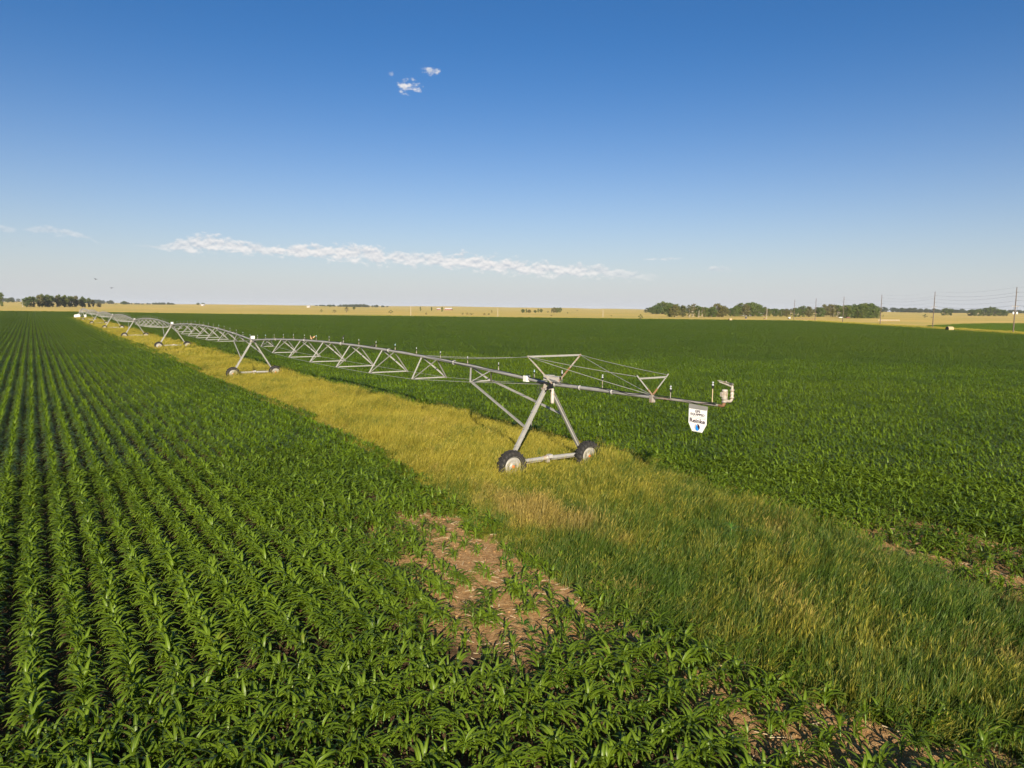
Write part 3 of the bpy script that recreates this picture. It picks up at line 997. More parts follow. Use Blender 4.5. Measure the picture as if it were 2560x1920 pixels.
def tyre_mb():
    mb = MB()
    prof = [(.41, -.15), (.47, -.185), (.55, -.19), (.605, -.17), (.622, -.10), (.626, 0), (.622, .10), (.605, .17), (.55, .19), (.47, .185), (.41, .15), (.41, -.15)]
    mb.lathe(prof, (0, 0, 0), (1, 0, 0), 40, caps=False)
    for sgn in (-1, 1):
        for k in range(20):
            a = 2 * math.pi * (k + (.5 if sgn > 0 else 0)) / 20
            c, s_ = math.cos(a), math.sin(a); c2, s2 = math.cos(a + .17), math.sin(a + .17)
            p0 = Vector((sgn * .19, c * .612, s_ * .612)); p1 = Vector((sgn * .01, c2 * .645, s2 * .645))
            mb.bar(p0, p1, .05, .075, (0, c, s_))
            mb.bar((sgn * .196, c * .612, s_ * .612), (sgn * .196, math.cos(a - .03) * .535, math.sin(a - .03) * .535), .045, .03, (1, 0, 0))
    return mb


def rim_mb():
    mb = MB()
    mb.lathe([(.43, -.17), (.445, -.155), (.425, -.13), (.41, -.06), (.36, -.055), (.345, -.075), (.24, -.085), (.22, -.07), (.13, -.07), (.12, -.10), (.0, -.10)], (0, 0, 0), (1, 0, 0), 36, caps=False)
    mb.lathe([(.0, .05), (.36, .05), (.41, .07), (.43, .16)], (0, 0, 0), (1, 0, 0), 36, caps=False)
    for k in range(8):
        a = 2 * math.pi * k / 8
        mb.lathe([(.016, 0), (.016, -.02), (0, -.022)], (-.072, math.cos(a) * .175, math.sin(a) * .175), (1, 0, 0), 6)
    return mb


TYRE_ME = tyre_mb().mesh('tyre'); TYRE_ME.materials.append(RUBBER)
RIM_ME = rim_mb().mesh('rim'); RIM_ME.materials.append(RIM)
hb = MB(); hb.lathe([(.062, -.09), (.062, -.125), (.05, -.15), (0, -.155)], (0, 0, 0), (1, 0, 0), 14)
HUB_ME = hb.mesh('hub_cap'); HUB_ME.materials.append(ORANGE)

ORD = ['nearest', 'second', 'third', 'fourth', 'fifth', 'sixth', 'seventh']
LEG_L = (Vector((0, 1.98, .72)), Vector((0, .17, 3.72)))       # local +y is the camera's left
LEG_R = (Vector((0, -1.98, .72)), Vector((0, -.17, 3.72)))


def build_tower(k):
    u = k * SPAN; x, y = xy_of(u, 0)
    root = empty('drive_tower', (float(x), float(y), tz(x, y) - (.08 if k == 0 else .03)), UANG)
    lab = ['nearest A-frame drive tower with lugged wheels and orange hubs beside the sign boom',
           'second A-frame drive tower from the camera, standing in yellow grass',
           'third A-frame drive tower along the machine', 'fourth A-frame drive tower along the machine',
           'fifth A-frame drive tower along the machine', 'sixth A-frame drive tower along the machine',
           'farthest A-frame drive tower, next to the pivot'][k]
    tag(root, lab, 'drive tower', 'wheeled towers of the irrigation machine')
    # legs: wide pressed box leg on the left, open channel leg on the right
    mb = MB(); p0, p1 = LEG_L
    ax = (p1 - p0).normalized(); side = Vector((1, 0, 0)).cross(ax)
    mb.bar(p0, p1, .025, .15, (1, 0, 0)); mb.bar(p0 + side * .075 + Vector((.05, 0, 0)), p1 + side * .075 + Vector((.05, 0, 0)), .10, .022, (1, 0, 0)) if False else None
    mb.bar(p0 + Vector((-.055, 0, 0)), p1 + Vector((-.055, 0, 0)), .15, .012, (1, 0, 0))
    mb.bar(p0 + side * .075, p1 + side * .075, .012, .11, (1, 0, 0)); mb.bar(p0 - side * .075, p1 - side * .075, .012, .11, (1, 0, 0))
    lg = obj('leg', mb, GALV, root)
    for j in range(7):
        t = .12 + j * .115; c = p0.lerp(p1, t)
        rb = MB(); rb.bar(c + Vector((-.075, .22, .02)), c + Vector((-.075, -.10, -.01)), .022, .022); obj('step', rb, GALV, lg)
    mb = MB(); p0, p1 = LEG_R; ax = (p1 - p0).normalized(); side = Vector((1, 0, 0)).cross(ax)
    mb.bar(p0 + Vector((.05, 0, 0)), p1 + Vector((.05, 0, 0)), .13, .012, (1, 0, 0))
    mb.bar(p0 + side * .06, p1 + side * .06, .012, .13, (1, 0, 0)); mb.bar(p0 - side * .06, p1 - side * .06, .012, .13, (1, 0, 0))
    obj('leg', mb, GALV, root)
    # base beam, gearboxes, drive motor
    mb = MB(); mb.tube([(0, 2.12, .70), (0, 1.2, .71), (0, 0, .72), (0, -1.2, .71), (0, -2.12, .70)], [.075, .088, .092, .088, .075], 12)
    obj('base_beam', mb, GALV, root)
    for s in (-1, 1):
        mb = MB(); mb.box((-.10, s * 2.1, .67), (.22, .24, .26)); mb.lathe([(.10, 0), (.10, .14), (.06, .16)], (-.12, s * 2.1, .66), (-1, 0, 0), 14)
        obj('wheel_gearbox', mb, GALV_OLD, root)
    mb = MB(); mb.lathe([(.0, -.2), (.10, -.2), (.105, -.05), (.125, -.04), (.125, .04), (.10, .05), (.095, .2), (0, .2)], (-.04, .02, .74), (0, 1, 0), 14)
    mb.box((-.05, .0, .62), (.16, .14, .16))
    dm = obj('drive_motor', mb, GALV_OLD, root)
    mb = MB(); mb.box((-.05, -.12, .80), (.19, .20, .15)); obj('motor_cover', mb, BOXGREY, dm)
    mb = MB(); mb.tube([(-.02, 1.95, .62), (-.02, 1.0, .60), (-.02, .2, .62)], .018, 6); mb.tube([(-.02, -.2, .62), (-.02, -1.95, .62)], .018, 6)
    obj('drive_shaft', mb, GALV_OLD, root)
    for s in (1, -1):
        w_ = wheel(root, s * 2.06, rng.uniform(0, 6.28))
        for nm, me in (('tyre', TYRE_ME), ('rim', RIM_ME), ('hub_cap', HUB_ME)):
            q = bpy.data.objects.new(nm, me); COL.objects.link(q); q.parent = w_
    # head: saddle, control box, cables
    mb = MB(); mb.box((0, 0, 3.76), (.30, .52, .07)); mb.bar((0, .2, 3.70), (0, .12, 3.95), .2, .02, (1, 0, 0)); mb.bar((0, -.2, 3.70), (0, -.12, 3.95), .2, .02, (1, 0, 0))
    obj('saddle', mb, GALV_OLD, root)
    if k == 0:
        rz = Matrix.Rotation(R(14), 3, 'Z')
        mb = MB(); mb.box((.10, -.12, 4.21), (.36, .30, .20), rz); mb.box((.10, -.12, 4.322), (.39, .33, .022), rz)
        obj('control_box', mb, BOXGREY, root)
        mb = MB(); mb.box((-.26, -.2, 4.16), (.33, .30, .23), rz); mb.box((-.26, -.2, 4.286), (.36, .33, .022), rz)
        obj('control_box', mb, BOXGREY, root)
        mb = MB(); mb.box((1.52, .06, 4.06), (.26, .2, .26)); obj('junction_box', mb, WHITE, root)
        mb = MB(); mb.lathe([(.0, -.26), (.075, -.26), (.08, -.2), (.08, .22), (.06, .25), (.06, .38), (0, .38)], (-.36, .02, 3.42), (0, 0, 1), 14)
        mb.lathe([(.088, -.03), (.088, .03)], (-.36, .02, 3.56), (0, 0, 1), 14)
        obj('drain_canister', mb, GUNPAINT, root)
        mb = MB()
        for j in range(5):
            a0 = .55 - j * .12; a1 = -.35 + j * .05
            mb.tube([(a0, .12 + .02 * j, 3.95), (a0 - .05, .18, 3.55 - .08 * j), (.2 - .03 * j, .25, 3.28 - .03 * j), (.05, .24, 3.50), (a1, .16, 3.86), (a1 - .2, .14, 3.96)], .013, 6)
        mb.tube([(.62, .1, 4.0), (.25, .15, 3.99), (-.1, .15, 4.02), (-.5, .12, 3.98)], .05, 8)
        obj('cable_bundle', mb, CABLE, root)
    else:
        mb = MB(); mb.box((.0, .0, 4.20), (.36, .32, .27)); mb.box((.0, .0, 4.346), (.39, .35, .022)); obj('control_box', mb, BOXGREY if k > 2 else WHITE, root)
        mb = MB(); mb.tube([(.3, .1, 4.0), (.1, .16, 3.7), (0, .15, 3.5), (-.12, .12, 3.75), (-.3, .1, 4.0)], .016, 6); obj('cable', mb, CABLE, root)
    return root


towers = [build_tower(k) for k in range(7)]


def pipe_z(s, L): return RISE * 4 * s * (L - s) / L ** 2


def build_span():
    """local x along the machine from the outer joint, z from the joint height"""
    L = SPAN; root = empty('truss_span')
    mb = MB(); pts = [(s, 0, pipe_z(s, L)) for s in np.linspace(.12, L - .12, 41)]
    mb.tube(pts, .084, 12); pipe = obj('water_pipe', mb, GALV, root)
    for j in range(1, 6):
        s = L * j / 6; z = pipe_z(s, L); d = Vector((1, 0, RISE * 4 * (L - 2 * s) / L ** 2)).normalized()
        mb = MB(); mb.lathe([(.084, -.05), (.125, -.05), (.125, .05), (.084, .05)], (s, 0, z), d, 12); obj('flange', mb, GALV, pipe)
    # cable strapped on top of the pipe
    mb = MB(); rs = np.random.default_rng(3)
    mb.tube([(s, .05 + .02 * math.sin(s * 1.7), pipe_z(s, L) + .094 + .012 * math.sin(s * 2.3)) for s in np.linspace(.4, L - .4, 80)], .014, 5); obj('power_cable', mb, CABLE, pipe)
    nodes = []
    for j in range(1, NPAN + 1):
        s = L * j / (NPAN + 1); e = min(j, NPAN + 1 - j)
        wd = {1: .60, 2: 1.08, 3: 1.3, 4: 1.38}[e]; dp = {1: .66, 2: 1.15, 3: 1.36, 4: 1.45}[e]
        z = pipe_z(s, L) - dp; nodes.append((s, wd, z))
        for y in (wd, -wd):
            for o_ in (.85, -.85):
                zz = pipe_z(s + o_, L)
                mb = MB(); mb.angle((s, y, z), (s + o_, math.copysign(.06, y), zz - .06), .062, .008, (0, 1, 0), 1 if o_ > 0 else -1)
                obj('strut', mb, GALV, root)
        mb = MB(); mb.angle((s, wd, z), (s, -wd, z), .055, .008, (0, 0, 1)); obj('cross_bar', mb, GALV, root)
    for sg in (1, -1):
        pr = (.25, sg * .12, -.05)
        for (s, wd, z) in nodes + [(L - .25, .12, -.05)]:
            q = (s, sg * wd, z)
            mb = MB(); mb.tube([pr, q], .013, 6, False); obj('truss_rod', mb, GALV, root); pr = q
    # braces from the first panel down to the tower legs
    s, wd, z = nodes[0]
    for sg, (a, b), t in ((1, LEG_L, .45), (-1, LEG_R, .56)):
        c = a.lerp(b, t); mb = MB(); mb.angle((s, sg * wd, z), (.06, c.y, c.z - PIPE_H), .075, .009, (0, 0, 1)); obj('tower_brace', mb, GALV, root)
    n = 17
    for j in range(n):
        s = (j + .35) * L / n; z = pipe_z(s, L) + .08
        mb = MB(); mb.tube([(s, 0, z), (s, 0, z + .22)], .013, 6, False); mb.lathe([(.026, 0), (.026, .12)], (s, 0, z), (0, 0, 1), 6)
        sp = obj('sprinkler', mb, GALV_OLD, root)
        mb = MB(); mb.lathe([(.012, 0), (.02, .03), (.028, .07), (.03, .09)], (s, 0, z + .20), (0, 0, 1), 8); obj('nozzle_body', mb, BLACK, sp)
        mb = MB(); mb.lathe([(.030, 0), (.032, .008), (.026, .02), (.010, .03), (.010, .058), (.026, .06), (.028, .075), (.016, .09), (0, .092)], (s, 0, z + .29), (0, 0, 1), 8); obj('deflector', mb, [PALEGREY if j % 5 else BLUE], sp)
    return root


SPAN_LABEL = ['arched pipe truss span between the nearest and second wheeled towers', 'arched pipe truss span between the second and third towers',
              'arched pipe truss span between the third and fourth towers', 'arched pipe truss span between the fourth and fifth towers',
              'arched pipe truss span between the fifth and sixth towers', 'arched pipe truss span between the sixth and seventh towers',
              'last arched pipe truss span reaching the far pivot point']
proto = build_span(); bpy.context.view_layer.update()
for k in range(7):
    o = proto if k == 0 else copy_tree(proto)
    x0, y0 = xy_of(k * SPAN, 0); x1, y1 = xy_of((k + 1) * SPAN, 0); z0 = tz(x0, y0) + PIPE_H; z1 = tz(x1, y1) + PIPE_H
    ln = math.sqrt(SPAN ** 2 + (z1 - z0) ** 2)
    o.location = (float(x0), float(y0), z0)
    o.rotation_euler = (0, -math.asin((z1 - z0) / ln), UANG)
    tag(o, SPAN_LABEL[k], 'truss span', 'spans of the irrigation machine')

# end boom beyond the nearest tower
zb = tz(*T1) + PIPE_H
boom = empty('end_boom', (float(T1[0]), float(T1[1]), zb), UANG)
boom.scale = (1.02, 1, 1)
tag(boom, 'grey end boom with rusty cable masts carrying the white sign', 'boom')
mb = MB(); mb.tube([(-.15, 0, 0), (-.45, 0, 0), (-3.2, 0, .05), (-6.1, 0, .09)], .074, 12)
pipe = obj('boom_pipe', mb, GALV, boom)
for s_ in (.48, 2.1, 4.0):
    mb = MB(); mb.lathe([(.07, -.05), (.10, -.05), (.10, .05), (.07, .05)], (-s_, 0, .0 + s_ * .0147), (1, 0, 0), 12); obj('flange', mb, GALV, pipe)
mb = MB(); mb.tube([(-6.05, 0, .09), (-7.6, 0, .125), (-9.02, 0, .15)], .044, 10); obj('boom_tip_pipe', mb, GALV_OLD, boom)
mb = MB(); pts = []
for s_ in np.linspace(.2, 8.95, 60):
    pts.append((-s_, .055 * math.cos(s_ * 1.3) * (1 if s_ < 6 else .75), .017 * s_ + (.075 if s_ < 6 else .055) + .018 * math.sin(s_ * 2.2)))
mb.tube(pts, .016, 6); obj('power_cable', mb, CABLE, boom)
mb = MB(); mb.tube([(p[0], p[1] * .5 + .05, p[2] - .045 + .02 * math.sin(i * .9)) for i, p in enumerate(pts)], .012, 6); obj('power_cable', mb, CABLE, boom)
ML = Vector((-.45, 1.38, 1.22)); MR = Vector((-.45, -1.38, 1.22))
for p, m_, f0 in ((ML, GALV_OLD, .12), (MR, RUST, -.12)):
    foot = Vector((-.45, f0, .03)); md = foot.lerp(p, .5)
    mb = MB(); mb.angle(foot, p + (p - foot).normalized() * .05, .07, .009, (1, 0, 0)); mm = obj('mast_strut', mb, GALV_OLD, boom)
    if m_ is RUST:
        mb = MB(); mb.bar(foot.lerp(p, .10), foot.lerp(p, .55), .075, .014, (1, 0, 0)); mb.bar(foot.lerp(p, .1), foot.lerp(p, .55), .014, .085, (1, 0, 0)); obj('rusty_sleeve', mb, RUST, mm)
mb = MB(); mb.angle(ML + Vector((0, -.04, 0)), MR + Vector((0, .04, 0)), .075, .009, (1, 0, 0)); obj('mast_cross_bar', mb, GALV, boom)
B2 = Vector((-6.1, 0, .16)); L2 = Vector((-6.1, .74, .86)); R2 = Vector((-6.1, -.74, .86))
for p in (L2, R2):
    mb = MB(); mb.angle(B2, p + (p - B2).normalized() * .06, .05, .008, (1, 0, 0)); mm = obj('mast_strut', mb, GALV, boom)
    mb = MB(); mb.bar(B2, B2.lerp(p, .32), .055, .03, (1, 0, 0)); obj('rusty_foot', mb, RUST, mm)
mb = MB(); mb.angle(B2.lerp(L2, .90), B2.lerp(R2, .90), .06, .008, (1, 0, 0)); obj('mast_cross_bar', mb, GALV, boom)
mb = MB(); mb.box((-6.1, 0, .04), (.13, .17, .26)); obj('mast_clamp', mb, GALV_OLD, boom)
for a, b in ((ML, B2), (MR, B2), (ML, L2), (MR, R2), (ML, Vector((11.2, .08, pipe_z(11.4, SPAN) + .02))), (MR, Vector((11.2, -.08, pipe_z(11.4, SPAN) + .02)))):
    sag = [a.lerp(b, t) - Vector((0, 0, .12 * 4 * t * (1 - t) * (.3 if b.x < 0 else 1))) for t in np.linspace(0, 1, 9)]
    mb = MB(); mb.tube(sag, .0125, 6, False); obj('stay_cable', mb, GALV, boom)
for s_ in (.95, 3.45, 6.95, 8.75):
    z = .017 * s_ + (.06 if s_ < 6 else .03); hh = .34 if s_ < 6 else (.22 if s_ < 8 else .50)
    mb = MB(); mb.tube([(-s_, 0, z), (-s_, 0, z + hh)], .014, 6, False); sp = obj('sprinkler', mb, STRAW if s_ > 8 else GALV_OLD, boom)
    mb = MB(); mb.lathe([(.014, 0), (.024, .03), (.036, .07), (.038, .10)], (-s_, 0, z + hh - .01), (0, 0, 1), 10); obj('nozzle_body', mb, BLACK, sp)
    mb = MB(); mb.lathe([(.038, 0), (.041, .01), (.032, .03), (.014, .04), (.014, .075), (.033, .08), (.036, .10), (.02, .12), (0, .122)], (-s_, 0, z + hh + .10), (0, 0, 1), 10); obj('deflector', mb, PALEGREY, sp)

# end gun with its booster pump
GS = .86
gun = empty('end_gun', (float(T1[0] - U[0] * 9.2), float(T1[1] - U[1] * 9.2), zb + .15), UANG)
gun.scale = (GS, GS, GS)
tag(gun, 'weathered cream end gun with booster pump on the boom tip', 'sprinkler gun')
mb = MB(); mb.tube([(-9.02, 0, .15), (-9.16, 0, .15), (-9.24, 0, .19), (-9.27, 0, .27), (-9.27, 0, .34)], [.05, .062, .066, .066, .07], 12); obj('inlet_elbow', mb, RUST, gun)
mb = MB(); mb.lathe([(.05, 0), (.11, 0), (.115, .03), (.085, .04), (.085, .10), (.12, .11), (.12, .15), (.09, .16)], (-9.27, 0, .30), (0, 0, 1), 18); obj('pump_housing', mb, GALV_OLD, gun)
mb = MB(); mb.lathe([(.09, 0), (.10, .02), (.10, .24), (.108, .25), (.108, .29), (.09, .32), (.0, .325)], (-9.27, 0, .46), (0, 0, 1), 20)
for k in range(10):
    a = 2 * math.pi * k / 10; mb.box((-9.27 + math.cos(a) * .103, math.sin(a) * .103, .58), (.012, .012, .20), Matrix.Rotation(a, 3, 'Z'))
pm = obj('pump_motor', mb, GUNPAINT, gun)
mb = MB(); mb.box((-9.22, .11, .60), (.10, .05, .16)); obj('terminal_box', mb, GUNPAINT, pm)
mb = MB(); mb.tube([(-9.34, -.02, .36), (-9.42, -.04, .35), (-9.51, -.06, .37), (-9.55, -.07, .44), (-9.55, -.07, .50)], [.05, .055, .055, .055, .05], 12); obj('gun_elbow', mb, GUNPAINT, gun)
mb = MB(); mb.lathe([(.05, 0), (.088, 0), (.088, .02), (.055, .03), (.06, .12), (.072, .14), (.072, .17), (.06, .18), (.058, .27), (.085, .28), (.085, .305), (.05, .32), (.042, .40), (.035, .46)], (-9.55, -.07, .49), (0, 0, 1), 18); obj('gun_body', mb, GUNPAINT, gun)
mb = MB(); mb.tube([(-9.55, -.07, .90), (-9.46, -.06, .93), (-9.10, -.03, 1.01), (-8.98, -.02, 1.035)], [.042, .036, .028, .022], 10); obj('gun_barrel', mb, GUNPAINT, gun)
mb = MB(); mb.bar((-9.60, -.07, 1.0), (-9.02, -.01, 1.085), .03, .03); mb.lathe([(.028, 0), (.034, .02), (.02, .04)], (-9.28, -.04, 1.055), (0, 0, 1), 8); mb.box((-8.97, -.01, 1.085), (.10, .05, .035)); obj('drive_arm', mb, GALV_OLD, gun)
mb = MB(); mb.box((-9.50, -.06, 1.0), (.11, .08, .075)); obj('counterweight', mb, GUNDARK, gun)

for g_ in [q for q in bpy.data.objects if q.parent in (gun, pm)]:
    if g_.parent is gun: g_.location = (9.02, 0, -.15)
# sign: the plate stands in the boom's vertical plane, its face towards local +y (the camera's left)
sign = empty('hanging_sign', (float(T1[0]), float(T1[1]), zb), UANG)
tag(sign, 'white shield-shaped sign hanging below the end boom', 'sign')
SX, SW = -8.34, .385         # centre along the boom, half width
def SP(x, y, z): return (SX - x, y, z)     # x to the reader's right
mb = MB(); mb.prism([(-SW, -.07), (-SW, -.565), (-.215, -.845), (.215, -.845), (SW, -.565), (SW, -.07)], -.006, .006, lambda x, y, z: SP(x, z, y))
plate = obj('plate', mb, SIGNWHITE, sign)
mb = MB(); mb.prism([(-SW - .02, .075), (-SW - .02, -.075), (SW + .01, -.075), (SW + .01, .05)], -.02, -.009, lambda x, y, z: SP(x, z, y)); mb.bar(SP(-SW, .014, -.06), SP(SW, .014, -.06), .018, .03)
obj('bracket', mb, GALV, sign)
for yy in (-.338, -.388):
    mb = MB(); mb.box(SP(0, .0085, yy), (SW * 1.86, .003, .008)); obj('print_line', mb, SIGNLINE, plate)
for z0_ in (-.842,):
    mb = MB(); mb.box(SP(0, .0085, z0_ + .012), (.36, .003, .006)); obj('print_line', mb, SIGNLINE, plate)


def text(body, cx, cy, width, height, bold, parent, m):
    cu = bpy.data.curves.new('text', 'FONT'); cu.body = body; cu.align_x = 'CENTER'; cu.align_y = 'CENTER'; cu.size = 1.0; cu.offset = bold; cu.extrude = .004; cu.resolution_u = 4
    to = bpy.data.objects.new('tmp_text', cu); COL.objects.link(to); dg = bpy.context.evaluated_depsgraph_get()
    me = bpy.data.meshes.new_from_object(to.evaluated_get(dg)); bpy.data.objects.remove(to)
    co = np.empty(len(me.vertices) * 3); me.vertices.foreach_get('co', co); co = co.reshape(-1, 3)
    mn, mx = co.min(0), co.max(0); sx = width / (mx[0] - mn[0]); sy = height / (mx[1] - mn[1])
    x = (co[:, 0] - (mn[0] + mx[0]) / 2) * sx + cx; y = (co[:, 1] - (mn[1] + mx[1]) / 2) * sy + cy
    out = np.stack([SX - x, .0095 + (co[:, 2]) * .4, y], 1)
    me.vertices.foreach_set('co', out.ravel()); me.materials.clear(); me.materials.append(m); me.update()
    return obj('lettering', me, m, parent)


text('GPS', 0, -.155, .22, .09, .022, plate, SIGNDARK)
text('EQUIPPED', 0, -.268, .60, .09, .022, plate, SIGNDARK)
text('Reinke', 0, -.475, .66, .14, .024, plate, SIGNDARK)


def flat(name, poly_, d, m):
    mb = MB(); mb.prism(poly_, .0065, .0065 + d, lambda x, y, z: SP(x, z, y)); return obj(name, mb, m, plate)


cy0 = -.685; rr = .118
cir = [(math.cos(a) * rr, cy0 + math.sin(a) * rr * 1.02) for a in np.linspace(0, 2 * math.pi, 33)[:-1]]
flat('logo_disc', [(x, y) for x, y in cir], .002, SIGNWHITE)
flat('logo_half', [(.005, cy0 + rr)] + [(math.cos(a) * rr, cy0 + math.sin(a) * rr) for a in np.linspace(R(85), R(-55), 18)] + [(.03, cy0 - .05), (.012, cy0 + .03)], .0032, SIGNDARK)
for k in range(6):
    y0 = cy0 + .085 - k * .034; y1 = y0 - .020
    xa = -math.sqrt(max(rr * rr - (y0 - cy0) ** 2, 1e-5)); xb = -math.sqrt(max(rr * rr - (y1 - cy0) ** 2, 1e-5))
    flat('logo_stripe', [(xa, y0), (xb, y1), (-.015, y1), (-.015, y0)], .0028, SIGNTAN)
flat('logo_drop', [(-.028, cy0 + .100), (-.005, cy0 + .055), (.020, cy0 + .005), (.055, cy0 - .035), (.078, cy0 - .075), (.055, cy0 - .105), (.018, cy0 - .125), (-.028, cy0 - .112), (-.058, cy0 - .075), (-.066, cy0 - .02), (-.052, cy0 + .05)], .0045, SIGNBLUE)

# pivot point and its tanks
pu = 7 * SPAN; px_, py_ = xy_of(pu, 0); pz = tz(px_, py_)
pv = empty('pivot_tower', (float(px_), float(py_), pz), UANG)
tag(pv, 'four-legged pivot tower at the far end of the machine', 'pivot tower')
for sx in (-1, 1):
    for sy in (-1, 1):
        mb = MB(); mb.bar((sx * 1.5, sy * 1.5, 0), (sx * .25, sy * .25, 4.0), .14, .14); obj('leg', mb, GALV, pv)
for hh in (1.2, 2.6):
    q = 1.5 - 1.25 * hh / 4.0
    for a, b in (((-q, -q), (q, -q)), ((q, -q), (q, q)), ((q, q), (-q, q)), ((-q, q), (-q, -q))):
        mb = MB(); mb.bar((*a, hh), (*b, hh), .09, .05); obj('girt', mb, GALV, pv)
mb = MB(); mb.tube([(0, 0, 0), (0, 0, 3.7), (-.1, 0, 3.95), (-.3, 0, 3.98)], .11, 12); obj('riser_pipe', mb, GALV, pv)
mb = MB(); mb.box((0, 0, 4.02), (.7, .7, .12)); obj('top_plate', mb, GALV_OLD, pv)
mb = MB(); mb.box((-1.35, 1.0, 1.5), (.25, .8, 1.0)); obj('control_panel', mb, BOXGREY, pv)
x, y = xy_of(pu - 9, -1.9); tk = empty('fertiliser_tank', (float(x), float(y), tz(x, y)), UANG + math.pi / 2)
tag(tk, 'large white horizontal tank beside the far pivot tower', 'tank')
mb = MB(); mb.lathe([(0, -1.25), (.35, -1.22), (.62, -1.05), (.68, -.85), (.68, .85), (.62, 1.05), (.35, 1.22), (0, 1.25)], (0, 0, 1.12), (1, 0, 0), 20); obj('tank_shell', mb, WHITE, tk)
mb = MB(); mb.lathe([(.2, 0), (.2, .1), (.16, .13), (0, .14)], (0, 0, 1.78), (0, 0, 1), 12); obj('lid', mb, WHITE, tk)
for s in (-.8, .8):
    mb = MB(); mb.box((s, 0, .28), (.14, 1.1, .56)); obj('cradle', mb, GALV_OLD, tk)
x, y = xy_of(pu - 10, 1.1); tk = empty('upright_tank', (float(x), float(y), tz(x, y)))
tag(tk, 'small white upright tank right of the horizontal tank', 'tank')
mb = MB(); mb.lathe([(.42, 0), (.44, .1), (.44, 1.35), (.38, 1.5), (.15, 1.58)], (0, 0, .3), (0, 0, 1), 18); obj('tank_shell', mb, WHITE, tk)
mb = MB(); mb.box((0, 0, .15), (1.0, 1.0, .3)); obj('stand', mb, GALV_OLD, tk)

# stake at the edge of the corn
x, y = xy_of(9.0, 5.6); st = MB(); st.bar((0, 0, -.1), (.02, 0, 1.15), .05, .05); st.lathe([(.045, 1.1), (.045, 1.2), (0, 1.22)], (.02, 0, 0), (0, 0, 1), 8)
o = obj('marker_stake', st, GUNDARK); o.location = (float(x), float(y), tz(x, y)); tag(o, 'thin dark stake at the corn edge behind the nearest span', 'stake')


# ------------------------------------------------------------------ birds
def bird_mesh(kind):
    """one continuous body: lofted rings from beak to tail, wings grown from its flanks"""
    mb = MB()
    ax = [(-.16, .0, .002), (-.125, .004, .012), (-.11, .012, .026), (-.085, .018, .034), (-.06, .010, .030), (-.02, 0, .045), (.03, -.004, .044), (.08, 0, .026), (.11, .004, .014), (.20, .012, .012)]
    n = 8; vs = []; fs = []
    for i, (x, z, r) in enumerate(ax):
        for k in range(n):
            a = 2 * math.pi * k / n; wy = 1.0 if i < 9 else 3.0; wz = 1.0 if i < 9 else .35
            vs.append((x, math.cos(a) * r * wy, z + math.sin(a) * r * wz))
    for i in range(len(ax) - 1):
        for k in range(n):
            a = i * n + k; b = i * n + (k + 1) % n; fs.append((a, b, b + n, a + n))
    mb.add(vs, fs, True)
    for s in (1, -1):
        if kind == 'fold':
            mb.add([(-.03, s * .04, .02), (.05, s * .047, .02), (.16, s * .02, .006), (.02, s * .046, -.02)], [(0, 1, 2, 3) if s > 0 else (3, 2, 1, 0)], True)
        else:
            lift = {'glide': .25, 'raise': 2.2}[kind]
            t = []
            for (d, c0, c1) in ((.03, -.04, .05), (.12, -.06, .06), (.22, -.035, .06), (.30, .02, .05)):
                yy, zz = (d * math.cos(lift * .5), d * math.sin(lift * .5) + .01)
                t += [(c0, s * yy, zz), (c1, s * yy, zz - .006), (c0 + .01, s * yy, zz + .008)]
            f2 = []
            for i in range(3):
                a = i * 3
                f2 += [(a, a + 1, a + 4, a + 3), (a + 1, a + 2, a + 5, a + 4), (a + 2, a, a + 3, a + 5)]
            mb.add(t, f2, True)
    return mb.mesh('bird')


BM = {k: bird_mesh(k) for k in ('fold', 'glide', 'raise')}


def bird(kind, loc, rot, s, m, label):
    me = BM[kind].copy(); me.materials.append(m); o = bpy.data.objects.new('bird', me); COL.objects.link(o)
    o.location = loc; o.rotation_euler = rot; o.scale = (s, s, s); tag(o, label, 'bird', 'birds about the irrigation machine')


def on_pipe(s, dz, dy=0.0):
    x, y = xy_of(s, -dy); return (float(x), float(y), zb + float(np.interp(s, [0, SPAN], [0, tz(*xy_of(SPAN, 0)) - tz(*T1)])) + pipe_z(s, SPAN) + dz)


bird('raise', on_pipe(31.3, .20), (0, R(-62), R(150)), 1.15, FEATHER_B, 'buff bird with raised wings landing on the nearest span')
bird('fold', on_pipe((8 + .35) * SPAN / 17, .50), (0, R(-50), R(40)), 1.0, FEATHER_D, 'dark bird perched on a sprinkler of the nearest span')
bird('fold', on_pipe(32.8, .13), (0, R(-15), R(200)), 1.0, FEATHER_D, 'dark bird crouched on the pipe left of the buff bird')
bird('fold', on_pipe(19.1, .14), (0, R(-35), R(30)), .9, FEATHER_D, 'left one of two dark birds side by side on the pipe')
bird('fold', on_pipe(18.7, .14), (0, R(-35), R(60)), .9, FEATHER_D, 'right one of two dark birds side by side on the pipe')
bird('glide', (-46.6, 80, 9.8), (R(12), 0, R(75)), 1.0, FEATHER_D, 'upper gliding bird above the far left grove')
bird('glide', (-44.9, 80, 8.84), (R(-4), 0, R(80)), .9, FEATHER_D, 'lower gliding bird above the far tanks')
bird('glide', (-81.9, 120, 16.6), (R(5), 0, R(70)), .6, FEATHER_D, 'tiny bird high up near the left edge')


